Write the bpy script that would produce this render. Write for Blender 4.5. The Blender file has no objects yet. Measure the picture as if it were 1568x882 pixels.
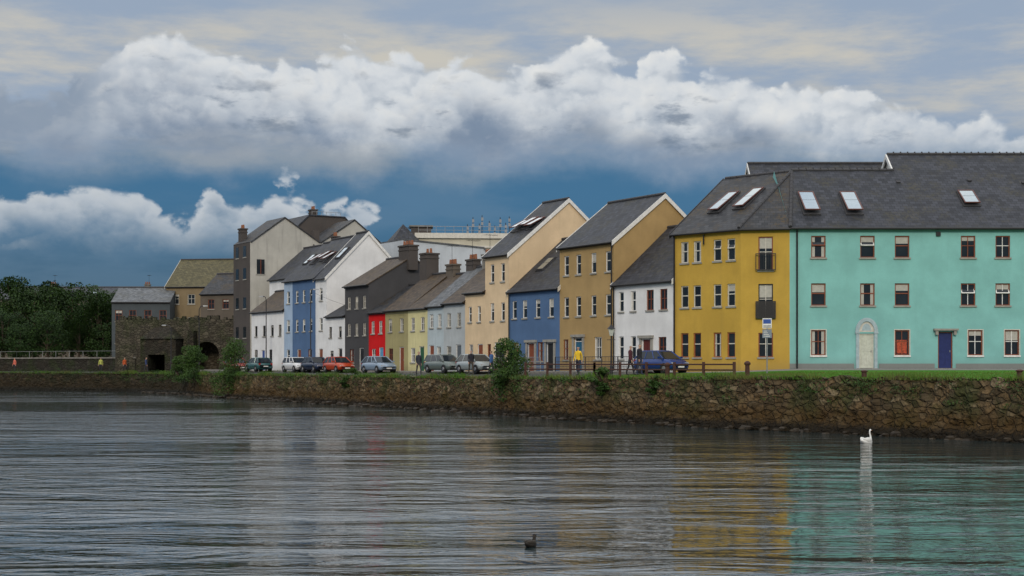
import bpy, bmesh, math, random
from mathutils import Vector, Matrix, noise
random.seed(7)
rad = math.radians
scene = bpy.context.scene
col = scene.collection
EYE = 3.1

# ------------------------------------------------------------------ node helpers
class G:
    def __init__(s, tree): s.t = tree; s.t.nodes.clear()
    def n(s, typ, **kw):
        nd = s.t.nodes.new(typ)
        for k, v in kw.items(): setattr(nd, k, v)
        return nd
    def put(s, sock, v):
        if v is None: return
        if isinstance(v, bpy.types.NodeSocket): s.t.links.new(v, sock)
        else:
            if sock.type == 'RGBA' and len(v) == 3: v = (*v, 1)
            sock.default_value = v
    def m(s, op, a, b=None, c=None, clamp=False):
        nd = s.n('ShaderNodeMath', operation=op); nd.use_clamp = clamp
        for i, v in enumerate((a, b, c)): s.put(nd.inputs[i], v)
        return nd.outputs[0]
    def add(s, a, b): return s.m('ADD', a, b)
    def sub(s, a, b): return s.m('SUBTRACT', a, b)
    def mul(s, a, b): return s.m('MULTIPLY', a, b)
    def mix(s, f, a, b, blend='MIX'):
        nd = s.n('ShaderNodeMix', data_type='RGBA', blend_type=blend)
        s.put(nd.inputs[0], f); s.put(nd.inputs[6], a); s.put(nd.inputs[7], b)
        return nd.outputs[2]
    def sstep(s, v, a, b, lo=0.0, hi=1.0):
        nd = s.n('ShaderNodeMapRange', interpolation_type='SMOOTHSTEP')
        s.put(nd.inputs[0], v); s.put(nd.inputs[1], a); s.put(nd.inputs[2], b)
        s.put(nd.inputs[3], lo); s.put(nd.inputs[4], hi)
        return nd.outputs[0]
    def noise(s, vec, scale, detail=4, rough=.5, dist=0, dims='3D'):
        nd = s.n('ShaderNodeTexNoise', noise_dimensions=dims)
        s.put(nd.inputs['Vector'], vec)
        nd.inputs['Scale'].default_value = scale; nd.inputs['Detail'].default_value = detail
        nd.inputs['Roughness'].default_value = rough; nd.inputs['Distortion'].default_value = dist
        return nd.outputs['Fac']
    def vor(s, vec, scale, feature='F1', detail=0, out='Distance', smooth=None, dims='3D'):
        nd = s.n('ShaderNodeTexVoronoi', feature=feature, voronoi_dimensions=dims)
        s.put(nd.inputs['Vector'], vec)
        nd.inputs['Scale'].default_value = scale
        if 'Detail' in nd.inputs: nd.inputs['Detail'].default_value = detail
        if smooth is not None: nd.inputs['Smoothness'].default_value = smooth
        return nd.outputs[out]
    def comb(s, x, y, z):
        nd = s.n('ShaderNodeCombineXYZ')
        for i, v in enumerate((x, y, z)): s.put(nd.inputs[i], v)
        return nd.outputs[0]
    def sep(s, v):
        nd = s.n('ShaderNodeSeparateXYZ'); s.put(nd.inputs[0], v); return nd.outputs
    def mapping(s, vec, scale=(1, 1, 1), loc=(0, 0, 0), rot=(0, 0, 0)):
        nd = s.n('ShaderNodeMapping'); s.put(nd.inputs[0], vec)
        nd.inputs['Scale'].default_value = scale; nd.inputs['Location'].default_value = loc
        nd.inputs['Rotation'].default_value = rot
        return nd.outputs[0]
    def curve(s, v, pts):
        nd = s.n('ShaderNodeFloatCurve'); s.put(nd.inputs[1], v)
        c = nd.mapping.curves[0]
        c.points[0].location = pts[0]; c.points[1].location = pts[-1]
        for p in pts[1:-1]: c.points.new(*p)
        nd.mapping.update()
        return nd.outputs[0]
    def bump(s, h, strength=.5, dist=.02):
        nd = s.n('ShaderNodeBump'); s.put(nd.inputs['Height'], h)
        nd.inputs['Strength'].default_value = strength; nd.inputs['Distance'].default_value = dist
        return nd.outputs[0]
    def out(s, color, rough=.8, normal=None, metal=0, spec=.4, ior=None, **kw):
        p = s.n('ShaderNodeBsdfPrincipled'); o = s.n('ShaderNodeOutputMaterial')
        s.put(p.inputs['Base Color'], color); s.put(p.inputs['Roughness'], rough)
        p.inputs['Metallic'].default_value = metal
        p.inputs['Specular IOR Level'].default_value = spec
        if ior: p.inputs['IOR'].default_value = ior
        if normal is not None: s.put(p.inputs['Normal'], normal)
        for k, v in kw.items(): s.put(p.inputs[k], v)
        s.t.links.new(p.outputs[0], o.inputs[0]); return p

def newmat(name):
    m = bpy.data.materials.new(name); m.use_nodes = True
    return m, G(m.node_tree)
def dark(c, f): return tuple(x*f for x in c)

_mc = {}
def render_mat(name, c, grime=.35):
    if name in _mc: return _mc[name]
    m, g = newmat(name)
    oc = g.n('ShaderNodeTexCoord').outputs['Object']
    big = g.noise(oc, .5, 4, .6)
    st = g.noise(g.mapping(oc, (2.5, 2.5, .25)), 1.0, 3, .6)
    fine = g.noise(oc, 14, 2, .6)
    c1 = g.mix(g.sstep(big, .3, .75), dark(c, .80), c)
    gr = g.sstep(st, .50, .76, 0, grime)
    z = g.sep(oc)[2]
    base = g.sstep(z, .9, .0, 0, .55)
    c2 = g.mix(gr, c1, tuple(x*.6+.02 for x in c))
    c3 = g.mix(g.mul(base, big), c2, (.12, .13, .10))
    c4 = g.mix(g.sstep(fine, .3, .7, 0, .12), c3, dark(c, .6))
    g.out(c4, .88, g.bump(fine, .35, .01), spec=.2)
    _mc[name] = m; return m
def slate_mat(name, c1, c2, moss=.2, mossc=(.10, .085, .03)):
    if name in _mc: return _mc[name]
    m, g = newmat(name)
    uv = g.n('ShaderNodeUVMap').outputs[0]
    oc = g.n('ShaderNodeTexCoord').outputs['Object']
    b = g.n('ShaderNodeTexBrick'); g.put(b.inputs['Vector'], uv)
    b.inputs['Color1'].default_value = (*dark(c1, .75), 1); b.inputs['Color2'].default_value = (*dark(c2, 1.3), 1)
    b.inputs['Mortar'].default_value = (*dark(c1, .3), 1)
    b.inputs['Scale'].default_value = 1; b.inputs['Mortar Size'].default_value = .014
    b.inputs['Brick Width'].default_value = .34; b.inputs['Row Height'].default_value = .27
    b.inputs['Mortar Smooth'].default_value = .3; b.inputs['Bias'].default_value = 0
    nz = g.noise(oc, .8, 5, .65); n2 = g.noise(oc, 6, 3, .7)
    cc = g.mix(g.sstep(nz, .25, .75, .0, .6), b.outputs['Color'], dark(c2, .5))
    cc = g.mix(g.mul(g.sstep(nz, .46, .64), g.sstep(n2, .42, .6, 0, moss)), cc, mossc)
    g.out(cc, .62, g.bump(b.outputs['Fac'], -.6, .02), spec=.3)
    _mc[name] = m; return m
def plain(name, c, rough=.6, metal=0, spec=.4, var=.2, scale=6, emit=None):
    if name in _mc: return _mc[name]
    m, g = newmat(name)
    oc = g.n('ShaderNodeTexCoord').outputs['Object']
    nz = g.noise(oc, scale, 3, .6)
    g.out(g.mix(g.sstep(nz, .3, .7, 0, 1), dark(c, 1-var), c), rough, None, metal, spec)
    _mc[name] = m; return m
def stone_mat(name, cols, scale=2.6, wet=False, mortar=(.05, .045, .035), green=.55):
    if name in _mc: return _mc[name]
    m, g = newmat(name)
    oc = g.n('ShaderNodeTexCoord').outputs['Object']
    w = g.noise(oc, 1.6, 3, .6)
    v = g.n('ShaderNodeVectorMath', operation='ADD'); g.put(v.inputs[0], g.mapping(oc, (1, 1, 1.75)))
    g.put(v.inputs[1], g.comb(g.mul(w, .6), g.mul(w, .5), g.mul(w, .5)))
    vv = v.outputs[0]
    cell = g.vor(vv, scale, out='Color')
    edge = g.vor(vv, scale, 'DISTANCE_TO_EDGE')
    r, gg, b = g.sep(cell)[:3]
    c = g.mix(g.sstep(r, .15, .85), cols[0], cols[1])
    c = g.mix(g.sstep(gg, .70, .95, 0, .9), c, cols[2])
    n1 = g.noise(oc, 9, 4, .7); nb = g.noise(oc, .45, 4, .65)
    c = g.mix(g.sstep(n1, .35, .75, 0, .7), c, dark(cols[0], .35))
    es = g.add(.03, g.mul(g.sub(n1, .4), .16))
    c = g.mix(g.mul(g.sstep(edge, es, .0), .6), c, mortar)
    c = g.mix(g.sstep(nb, .44, .64, 0, green), c, (.028, .042, .010))
    c = g.mix(g.sstep(nb, .48, .3, 0, .5), c, (.035, .026, .015))
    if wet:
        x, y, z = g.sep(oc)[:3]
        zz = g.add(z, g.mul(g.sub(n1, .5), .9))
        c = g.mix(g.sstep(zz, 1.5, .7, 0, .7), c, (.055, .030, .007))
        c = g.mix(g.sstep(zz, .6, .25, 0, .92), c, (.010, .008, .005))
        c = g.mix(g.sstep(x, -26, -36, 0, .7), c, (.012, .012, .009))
    h = g.add(g.sstep(edge, 0, .14), g.mul(n1, .7))
    g.out(c, .88, g.bump(h, 1, .10), spec=.2)
    _mc[name] = m; return m
def leaf_mat(name, ca, cb, cc):
    if name in _mc: return _mc[name]
    m, g = newmat(name)
    ri = g.n('ShaderNodeNewGeometry').outputs['Random Per Island']
    oc = g.n('ShaderNodeTexCoord').outputs['Object']
    nz = g.noise(oc, .55, 2, .5)
    c = g.mix(ri, ca, cb); c = g.mix(g.sstep(nz, .45, .65, 0, .7), c, cc)
    g.out(c, .65, spec=.2)
    _mc[name] = m; return m

SLATE = slate_mat('slate', (.026, .030, .040), (.043, .047, .060), .3)
SLATEB = slate_mat('slate_lichen', (.028, .031, .038), (.046, .048, .054), .6, (.09, .06, .02))
SLATEG = slate_mat('slate_pale', (.09, .10, .11), (.14, .15, .165), .3)
TILE = slate_mat('roof_brown', (.055, .04, .03), (.085, .062, .043), .6, (.11, .075, .03))
GLASS, g = newmat('window_glass')
oc = g.n('ShaderNodeTexCoord').outputs['Object']
g.out(g.mix(g.noise(oc, .7, 2), (.004, .006, .008), (.03, .04, .05)), .04, spec=.4)
BLIND = plain('blind', (.44, .43, .39), .35, var=.15)
SKYGL = plain('skylight_glass', (.45, .52, .56), .08, metal=.85, var=.1)
WHITE = plain('white_paint', (.75, .75, .73), .5)
OFFW = plain('offwhite_paint', (.6, .58, .52), .6)
BROWN = plain('brown_timber', (.22, .06, .025), .5)
BLACK = plain('black_paint', (.015, .015, .017), .45)
IRON = plain('iron', (.03, .03, .035), .5, metal=.3)
GREYM = plain('galvanised', (.30, .31, .32), .5, metal=.5)
LSTONE = plain('limestone_trim', (.30, .29, .26), .85, scale=3)
CONC = plain('concrete', (.20, .19, .17), .9, scale=2, var=.4)
LEAD = plain('ridge_tile', (.045, .045, .05), .7)
FRM = plain('skylight_frame', (.12, .045, .035), .5)

# ------------------------------------------------------------------ mesh builder
class MB:
    def __init__(s): s.v = []; s.f = []; s.mi = []; s.mats = []; s.M = Matrix.Identity(4)
    def mid(s, mat):
        if mat not in s.mats: s.mats.append(mat)
        return s.mats.index(mat)
    def poly(s, pts, mat):
        i = len(s.v); s.v += [s.M @ Vector(p) for p in pts]
        s.f.append(tuple(range(i, i+len(pts)))); s.mi.append(s.mid(mat))
    def box(s, x0, x1, y0, y1, z0, z1, mat):
        c = [(x0, y0, z0), (x1, y0, z0), (x1, y1, z0), (x0, y1, z0), (x0, y0, z1), (x1, y0, z1), (x1, y1, z1), (x0, y1, z1)]
        s.hexa(c, mat)
    def hexa(s, c, mat):
        i = len(s.v); s.v += [s.M @ Vector(p) for p in c]
        for q in ((0, 3, 2, 1), (4, 5, 6, 7), (0, 1, 5, 4), (1, 2, 6, 5), (2, 3, 7, 6), (3, 0, 4, 7)):
            s.f.append(tuple(i+k for k in q)); s.mi.append(s.mid(mat))
    def slab(s, p, th, mat):
        p = [Vector(q) for q in p]; n = (p[1]-p[0]).cross(p[2]-p[0]).normalized()
        b = [q - n*th for q in p]
        s.hexa(b+p, mat)
    def tube(s, pts, r, mat, seg=8, cap=True):
        pts = [Vector(p) for p in pts]; rs = r if isinstance(r, (list, tuple)) else [r]*len(pts)
        base = len(s.v); k = s.mid(mat); ref = None
        for i, p in enumerate(pts):
            d = (pts[min(i+1, len(pts)-1)]-pts[max(i-1, 0)]).normalized()
            if ref is None: ref = Vector((1, 0, 0)) if abs(d.x) < .8 else Vector((0, 1, 0))
            a = (ref - d*ref.dot(d)).normalized(); b = d.cross(a); ref = a
            rr = rs[i]; ra, rb = rr if isinstance(rr, (list, tuple)) else (rr, rr)
            for j in range(seg):
                t = 2*math.pi*j/seg
                s.v.append(s.M @ (p + a*math.cos(t)*ra + b*math.sin(t)*rb))
        for i in range(len(pts)-1):
            for j in range(seg):
                j2 = (j+1) % seg
                s.f.append((base+i*seg+j, base+i*seg+j2, base+(i+1)*seg+j2, base+(i+1)*seg+j)); s.mi.append(k)
        if cap:
            s.f.append(tuple(base+j for j in range(seg))[::-1]); s.mi.append(k)
            s.f.append(tuple(base+(len(pts)-1)*seg+j for j in range(seg))); s.mi.append(k)
    def done(s, name, parent=None, smooth=False, loc=None, rot=0):
        me = bpy.data.meshes.new(name); me.from_pydata([tuple(v) for v in s.v], [], s.f)
        for m in s.mats: me.materials.append(m)
        for p, i in zip(me.polygons, s.mi): p.material_index = i; p.use_smooth = smooth
        uv = me.uv_layers.new(name='UVMap')
        for p in me.polygons:
            n = p.normal; e = Vector((0, 0, 1)).cross(n)
            if e.length < .05: e = Vector((1, 0, 0))
            e.normalize(); w = n.cross(e)
            for li in p.loop_indices:
                co = me.vertices[me.loops[li].vertex_index].co
                uv.data[li].uv = (co.dot(e), co.dot(w))
        o = bpy.data.objects.new(name, me); col.objects.link(o)
        if parent: o.parent = parent
        if loc is not None: o.location = loc; o.rotation_euler = (0, 0, rot)
        return o

def empty(name, loc, rot=0):
    e = bpy.data.objects.new(name, None); col.objects.link(e)
    e.location = loc; e.rotation_euler = (0, 0, rot); e.empty_display_size = .5
    return e

# ------------------------------------------------------------------ building parts
def facade(mb, W, z1, ops, mat, z0=-.6, y=0, rev=.17):
    xs = sorted({0, W, *[o['x'] for o in ops], *[o['x']+o['w'] for o in ops]})
    zs = sorted({z0, z1, *[o['z'] for o in ops], *[o['z']+o['h'] for o in ops]})
    for i in range(len(xs)-1):
        for j in range(len(zs)-1):
            cx, cz = (xs[i]+xs[i+1])/2, (zs[j]+zs[j+1])/2
            if any(o['x'] < cx < o['x']+o['w'] and o['z'] < cz < o['z']+o['h'] for o in ops): continue
            mb.poly([(xs[i], y, zs[j]), (xs[i+1], y, zs[j]), (xs[i+1], y, zs[j+1]), (xs[i], y, zs[j+1])], mat)
    for o in ops:
        a, b, c, d = o['x'], o['x']+o['w'], o['z'], o['z']+o['h']
        mb.poly([(a, y, c), (b, y, c), (b, y+rev, c), (a, y+rev, c)], mat)
        mb.poly([(a, y, d), (a, y+rev, d), (b, y+rev, d), (b, y, d)], mat)
        mb.poly([(a, y, c), (a, y+rev, c), (a, y+rev, d), (a, y, d)], mat)
        mb.poly([(b, y, c), (b, y, d), (b, y+rev, d), (b, y+rev, c)], mat)
def fill_window(mb, o, y=0):
    fm = o.get('fm', BROWN); a, b, c, d = o['x'], o['x']+o['w'], o['z'], o['z']+o['h']
    f = .065; y0, y1 = y+.06, y+.13
    mb.box(a, a+f, y0, y1, c, d, fm); mb.box(b-f, b, y0, y1, c, d, fm)
    mb.box(a+f, b-f, y0, y1, c, c+f, fm); mb.box(a+f, b-f, y0, y1, d-f, d, fm)
    mb.poly([(a, y+.11, c), (b, y+.11, c), (b, y+.11, d), (a, y+.11, d)], GLASS)
    sash = o.get('sash', fm); mid = (a+b)/2; tz = c+(d-c)*.55
    if o.get('style', 'cross') == 'cross':
        mb.box(mid-.02, mid+.02, y0+.015, y1-.01, c+f, d-f, sash)
        mb.box(a+f, mid-.02, y0+.012, y1-.01, tz-.02, tz+.02, sash); mb.box(mid+.02, b-f, y0+.012, y1-.01, tz-.02, tz+.02, sash)
    elif o.get('style') == 'h':
        mb.box(a+f, b-f, y0+.01, y1-.01, tz-.03, tz+.03, sash)
    r = random.random()
    if r < .22:
        bz = d-(d-c)*random.uniform(.2, .5)
        mb.poly([(a+f, y+.105, bz), (b-f, y+.105, bz), (b-f, y+.105, d-f), (a+f, y+.105, d-f)], BLIND)
    elif r < .40:
        for p, q in ((a+f, a+f+o['w']*.2), (b-f-o['w']*.2, b-f)):
            mb.poly([(p, y+.105, c+f), (q, y+.105, c+f), (q, y+.105, d-f), (p, y+.105, d-f)], BLIND)
    if o.get('open'):
        M0 = mb.M.copy(); mb.M = M0 @ Matrix.Translation((a, y-.01, tz)) @ Matrix.Rotation(rad(-28), 4, 'X')
        h = d-tz; w = o['w']; wm = o.get('sash', WHITE)
        mb.box(.03, .09, -.02, .02, 0, h*.95, wm); mb.box(w-.09, w-.03, -.02, .02, 0, h*.95, wm)
        mb.box(.09, w-.09, -.02, .02, 0, .06, wm); mb.box(.09, w-.09, -.02, .02, h*.95-.06, h*.95, wm)
        mb.poly([(.09, 0, .06), (w-.09, 0, .06), (w-.09, 0, h*.95-.06), (.09, 0, h*.95-.06)], GLASS)
        mb.M = M0
    mb.box(a-.07, b+.07, y-.07, y+.055, c-.09, c+.012, o.get('sill', LSTONE))
def fill_door(mb, o, y=0):
    a, b, c, d = o['x'], o['x']+o['w'], o['z'], o['z']+o['h']; dm = o.get('dm', BLACK); fm = o.get('fm', WHITE)
    mb.box(a, a+.06, y+.05, y+.15, c, d, fm); mb.box(b-.06, b, y+.05, y+.15, c, d, fm); mb.box(a+.06, b-.06, y+.05, y+.15, d-.06, d, fm)
    tz = d-.06 if d-c < 2.2 else c+2.0
    mb.box(a+.06, b-.06, y+.09, y+.14, c+.02, tz, dm)
    if tz < d-.1:
        mb.box(a+.06, b-.06, y+.06, y+.145, tz, tz+.05, fm)
        mb.poly([(a+.06, y+.11, tz), (b-.06, y+.11, tz), (b-.06, y+.11, d-.06), (a+.06, y+.11, d-.06)], GLASS)
    w = b-a
    for px in (a+.14, a+w/2+.03):
        for pz0, pz1 in ((.2, .85), (1.0, 1.75)):
            mb.box(px, px+w/2-.17, y+.075, y+.095, c+pz0, c+pz1, dm)
    mb.box(a+w-.16, a+w-.12, y+.05, y+.09, c+.95, c+1.07, GREYM)
    mb.box(a-.15, b+.15, y-.3, y+.04, c-.25, c+.005, LSTONE)
    if o.get('sur'):
        s = o.get('smat', LSTONE)
        mb.box(a-.2, a-.01, y-.08, y+.02, c, d+.02, s); mb.box(b+.01, b+.2, y-.08, y+.02, c, d+.02, s)
        mb.box(a-.28, b+.28, y-.16, y+.02, d+.02, d+.2, s)
def slope_box(mb, O, E, U, N, a0, a1, t0, t1, h0, h1, mat):
    def P(a, t, h): return O+E*a+U*t+N*h
    mb.hexa([P(a0, t0, h0), P(a1, t0, h0), P(a1, t1, h0), P(a0, t1, h0), P(a0, t0, h1), P(a1, t0, h1), P(a1, t1, h1), P(a0, t1, h1)], mat)
def skylight(mb, O, E, U, a, t, w=.95, l=1.5, tilt=0):
    N = E.cross(U).normalized()
    slope_box(mb, O, E, U, N, a-w/2-.06, a+w/2+.06, t-.06, t+l+.06, .0, .07, LEAD)
    U2 = (U*math.cos(tilt)+N*-math.sin(tilt)).normalized(); N2 = E.cross(U2)
    O2 = O+U*(t+0)+N*(.08+math.sin(tilt)*l)
    for q in ((a-w/2, a-w/2+.07, 0, l), (a+w/2-.07, a+w/2, 0, l), (a-w/2+.07, a+w/2-.07, 0, .07), (a-w/2+.07, a+w/2-.07, l-.07, l)):
        slope_box(mb, O2, E, U2, N2, *q, 0, .06, FRM if tilt else LEAD)
    slope_box(mb, O2, E, U2, N2, a-w/2+.07, a+w/2-.07, .07, l*.52, .01, .04, SKYGL)
    slope_box(mb, O2, E, U2, N2, a-w/2+.07, a+w/2-.07, l*.52+.035, l-.07, .01, .04, SKYGL)
def chimney(mb, x, y, z0, z1, w=.9, d=.7, mat=None, pots=3):
    mat = mat or CONC
    mb.box(x-w/2, x+w/2, y-d/2, y+d/2, z0, z1, mat)
    mb.box(x-w/2-.08, x+w/2+.08, y-d/2-.08, y+d/2+.08, z1, z1+.14, mat)
    mb.box(x-w/2-.05, x+w/2+.05, y-d/2-.05, y+d/2+.05, z1-.35, z1-.25, mat)
    for i in range(pots):
        px = x-w/2+w*(i+.5)/pots
        mb.tube([(px, y, z1+.14), (px, y, z1+.3), (px, y, z1+.55)], [.13, .12, .1], plain('terracotta', (.25, .1, .05), .8), 8)
    if pots > 2:
        ax = x+w/2-.1; mb.tube([(ax, y-d/2-.03, z1-.6), (ax, y-d/2-.03, z1+1.7)], .018, IRON, 5)
        mb.tube([(ax, y-.9, z1+1.6), (ax, y+.4, z1+1.65)], .012, IRON, 4)
        for k in range(6): mb.tube([(ax-.3, y-.8+k*.2, z1+1.61), (ax+.3, y-.8+k*.2, z1+1.61)], .009, IRON, 4)

def house(name, loc, rot, W, D, eave, rise, wall, ops, roof=SLATE, barge=None, gut=BLACK, skl=(), ch=(), pipe=(), ov=.22, sideops=None, tilt=0):
    e = empty(name, loc, rot)
    w = MB(); facade(w, W, eave, ops, wall)
    y1 = D
    for x in (0, W):
        w.poly([(x, 0, -.6), (x, y1, -.6), (x, y1, eave), (x, y1/2, eave+rise), (x, 0, eave)][::(1 if x else -1)], wall)
    w.poly([(0, y1, -.6), (0, y1, eave), (W, y1, eave), (W, y1, -.6)], wall)
    w.done('walls', e)
    f = MB()
    for o in ops: (fill_door if o['t'] == 'd' else fill_window)(f, o)
    f.done('windows_and_doors', e)
    r = MB(); sl = rise/(D/2); vo = .07; k = .04
    za = eave-ov*sl
    r.slab([(-vo, -ov, za+k), (W+vo, -ov, za+k), (W+vo, D/2, eave+rise+k), (-vo, D/2, eave+rise+k)], .09, roof)
    r.slab([(W+vo, D+ov, za+k), (-vo, D+ov, za+k), (-vo, D/2, eave+rise+k+.002), (W+vo, D/2, eave+rise+k+.002)], .09, roof)
    r.done('roof', e)
    t = MB()
    n = int((W+.14)/.45)
    for i in range(n):
        a = -vo+(W+2*vo)*i/n; b = -vo+(W+2*vo)*(i+1)/n-.02
        t.tube([(a, D/2, eave+rise+k+.03), (b, D/2, eave+rise+k+.03)], .11, LEAD, 8)
    t.box(-.02, W+.02, -.10, -.012, eave-.28, eave-.06, gut)
    t.tube([(-.05, -ov-.03, za-.02), (W+.05, -ov-.03, za-.02)], .065, gut, 8)
    if barge:
        for x0, x1 in ((-vo-.05, -vo-.003), (W+vo+.003, W+vo+.05)):
            for ya, yb in ((-ov, D/2), (D+ov, D/2)):
                p, q = Vector((0, ya, za)), Vector((0, yb, eave+rise))
                t.hexa([(x0, p.y, p.z-.24), (x1, p.y, p.z-.24), (x1, q.y, q.z-.24), (x0, q.y, q.z-.24),
                        (x0, p.y, p.z+.08), (x1, p.y, p.z+.08), (x1, q.y, q.z+.08), (x0, q.y, q.z+.08)], barge)
    for px in pipe:
        t.tube([(px, -.09, -.1), (px, -.09, eave-.35), (px, -ov-.02, za-.06)], .045, gut, 8)
    t.done('trim', e)
    if skl:
        s = MB(); L = math.hypot(D/2, rise)
        U = Vector((0, D/2, rise)).normalized(); O = Vector((0, 0, eave+k))
        for a, tt in skl: skylight(s, O, Vector((1, 0, 0)), U, a, tt*L, tilt=tilt)
        s.done('skylights', e)
    if ch:
        s = MB()
        for c in ch: chimney(s, *c[:2], eave+rise-1.2, eave+rise+c[2], *c[3:])
        s.done('chimney', e)
    return e
def win(x, z, w=.85, h=1.3, **k): return dict(t='w', x=x-w/2, z=z, w=w, h=h, **k)
def door(x, w=.95, h=2.1, z=.02, **k): return dict(t='d', x=x-w/2, z=z, w=w, h=h, **k)

# ------------------------------------------------------------------ street line (metres)
T = Vector((-.526, .85)).normalized(); NB = Vector((.85, .526)).normalized(); P0 = Vector((10, 88))
ROT = math.atan2(-T.y, -T.x)
def sp(s, off=0):
    return P0+T*s-NB*off
def zg(s): return 2.62 if s < 8 else (2.53 if s < 30 else 2.45)

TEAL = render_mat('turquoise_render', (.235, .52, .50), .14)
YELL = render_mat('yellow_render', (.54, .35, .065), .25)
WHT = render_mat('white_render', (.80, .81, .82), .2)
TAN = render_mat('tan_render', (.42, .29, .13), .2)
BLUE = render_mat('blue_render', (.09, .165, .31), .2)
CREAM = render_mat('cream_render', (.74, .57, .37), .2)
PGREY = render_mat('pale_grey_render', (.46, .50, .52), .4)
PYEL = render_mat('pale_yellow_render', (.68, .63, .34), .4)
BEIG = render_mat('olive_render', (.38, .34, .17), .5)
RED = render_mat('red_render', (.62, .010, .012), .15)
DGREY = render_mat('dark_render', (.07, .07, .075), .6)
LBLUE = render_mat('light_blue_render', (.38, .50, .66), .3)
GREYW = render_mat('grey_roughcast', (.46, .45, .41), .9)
DARKW = render_mat('dark_and_shaded_roughcast', (.085, .075, .07), .8)
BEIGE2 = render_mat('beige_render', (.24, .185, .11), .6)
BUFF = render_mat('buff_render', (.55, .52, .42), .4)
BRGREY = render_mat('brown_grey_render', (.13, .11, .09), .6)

# ------------------------------------------------------------------ TURQUOISE TERRACE
def teal():
    z0 = 2.85; e = empty('turquoise_terrace_building', (16.4, 84, z0), 0)
    def X(u): return (u-1210)/25.9
    EA = 8.45; W = 40; R1, R2 = 3.9, 5.15
    ops = []
    up = [1254, 1329, 1382, 1483, 1536, 1640, 1700, 1800, 1850, 1950, 2010]
    for i, u in enumerate(up):
        ops.append(win(X(u), 6.55, .86, 1.3, style='h' if i < 3 else 'cross', open=(i in (0, 1)), sash=[BROWN, WHITE][i % 3 == 1], fm=BROWN))
        ops.append(win(X(u), 3.72, .86, 1.32, style=['h', 'h', 'h', 'cross', 'cross'][i % 5], fm=BROWN, sash=WHITE if i in (3, 4) else BROWN, open=(i in (3, 4))))
    for u in (1254, 1382, 1494, 1550, 1650, 1760, 1860, 1960):
        ops.append(win(X(u), .78, .86, 1.5, style='cross', fm=BROWN, sash=WHITE if u > 1450 else BROWN, sill=WHITE))
    d1 = door(X(1327.5), .86, 2.05, fm=OFFW, dm=plain('cream_door', (.55, .58, .50), .5)); ops.append(d1)
    d2 = door(X(1448), .86, 2.15, fm=BROWN, dm=plain('navy_door', (.02, .03, .13), .35)); ops.append(d2)
    w = MB(); facade(w, W, EA, ops, TEAL)
    DB = 10
    w.poly([(0, 0, -.6), (0, 0, EA), (0, DB/2, EA+R1), (0, DB, EA), (0, DB, -.6)], TEAL)
    w.poly([(W, 0, -.6), (W, 13.4, -.6), (W, 13.4, EA), (W, 6.7, EA+R2), (W, 0, EA)], TEAL)
    w.poly([(0, 13.4, -.6), (0, 13.4, EA), (W, 13.4, EA), (W, 13.4, -.6)], TEAL)
    xb = 7.6
    w.poly([(xb, 0, EA), (xb, 6.7, EA+R2), (xb, 13.4, EA)], OFFW)
    PL = render_mat('grey_plinth', (.25, .27, .27))
    edges = sorted([0, d1['x']-.3, d1['x']+1.16, d2['x']-.2, d2['x']+1.06, W])
    for a, b in ((edges[0], edges[1]), (edges[2], edges[3]), (edges[4], edges[5])): w.box(a, b, -.028, -.002, 0, .3, PL)
    w.done('walls', e)
    f = MB()
    for o in ops: (fill_door if o['t'] == 'd' else fill_window)(f, o)
    for o in ops:
        if o['t'] == 'w' and o['z'] < 1:
            a, b, c, d = o['x'], o['x']+o['w'], o['z'], o['z']+o['h']
            f.box(a-.05, a-.004, -.015, .01, c, d+.05, OFFW); f.box(b+.004, b+.05, -.015, .01, c, d+.05, OFFW); f.box(a-.004, b+.004, -.015, .01, d+.004, d+.05, OFFW)
    x = X(1327.5); hw = .43; TR = plain('pale_trim', (.36, .46, .50), .7)
    for sx in (-1, 1):
        f.box(min(x+sx*(hw+.02), x+sx*(hw+.2)), max(x+sx*(hw+.02), x+sx*(hw+.2)), -.09, .02, 0, 2.07, TR)
        f.box(min(x+sx*(hw+.0), x+sx*(hw+.25)), max(x+sx*(hw+.0), x+sx*(hw+.25)), -.12, .02, 2.07, 2.17, TR)
    pr = None
    for i in range(15):
        a = math.pi*i/14
        pi_, po = (x+math.cos(a)*(hw+.02), 2.17+math.sin(a)*.62), (x+math.cos(a)*(hw+.24), 2.17+math.sin(a)*.84)
        if pr:
            (ai, ao) = pr
            f.hexa([(ai[0], -.09, ai[1]), (ao[0], -.09, ao[1]), (ao[0], .02, ao[1]), (ai[0], .02, ai[1]),
                    (pi_[0], -.09, pi_[1]), (po[0], -.09, po[1]), (po[0], .02, po[1]), (pi_[0], .02, pi_[1])], TR)
        pr = (pi_, po)
    pts = [(x+math.cos(math.pi*i/14)*(hw+.02), -.012, 2.17+math.sin(math.pi*i/14)*.62) for i in range(15)]
    f.poly(pts[::-1], OFFW)
    pts = [(x+math.cos(math.pi*i/14)*(hw-.16), -.016, 2.24+math.sin(math.pi*i/14)*.42) for i in range(15)]
    f.poly(pts[::-1], TR)
    x = X(1448)
    f.box(x-.72, x+.72, -.28, .02, 2.25, 2.36, LSTONE); f.box(x-.62, x-.46, -.22, .02, 2.0, 2.25, LSTONE); f.box(x+.46, x+.62, -.22, .02, 2.0, 2.25, LSTONE)
    f.box(X(1382)-.3, X(1382)+.3, .09, .10, .9, 1.7, plain('window_poster', (.5, .08, .03), .6, var=.6, scale=9))
    f.done('windows_and_doors', e)
    r = MB(); k = .05
    def sl(pts, m=SLATE): r.slab(pts, .1, m)
    ov = .22; s1 = R1/5
    sl([(0, -ov, EA-ov*s1+k), (xb, -ov, EA-ov*s1+k), (xb, 5, EA+R1+k), (1.1, 5, EA+R1+k)])
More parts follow.
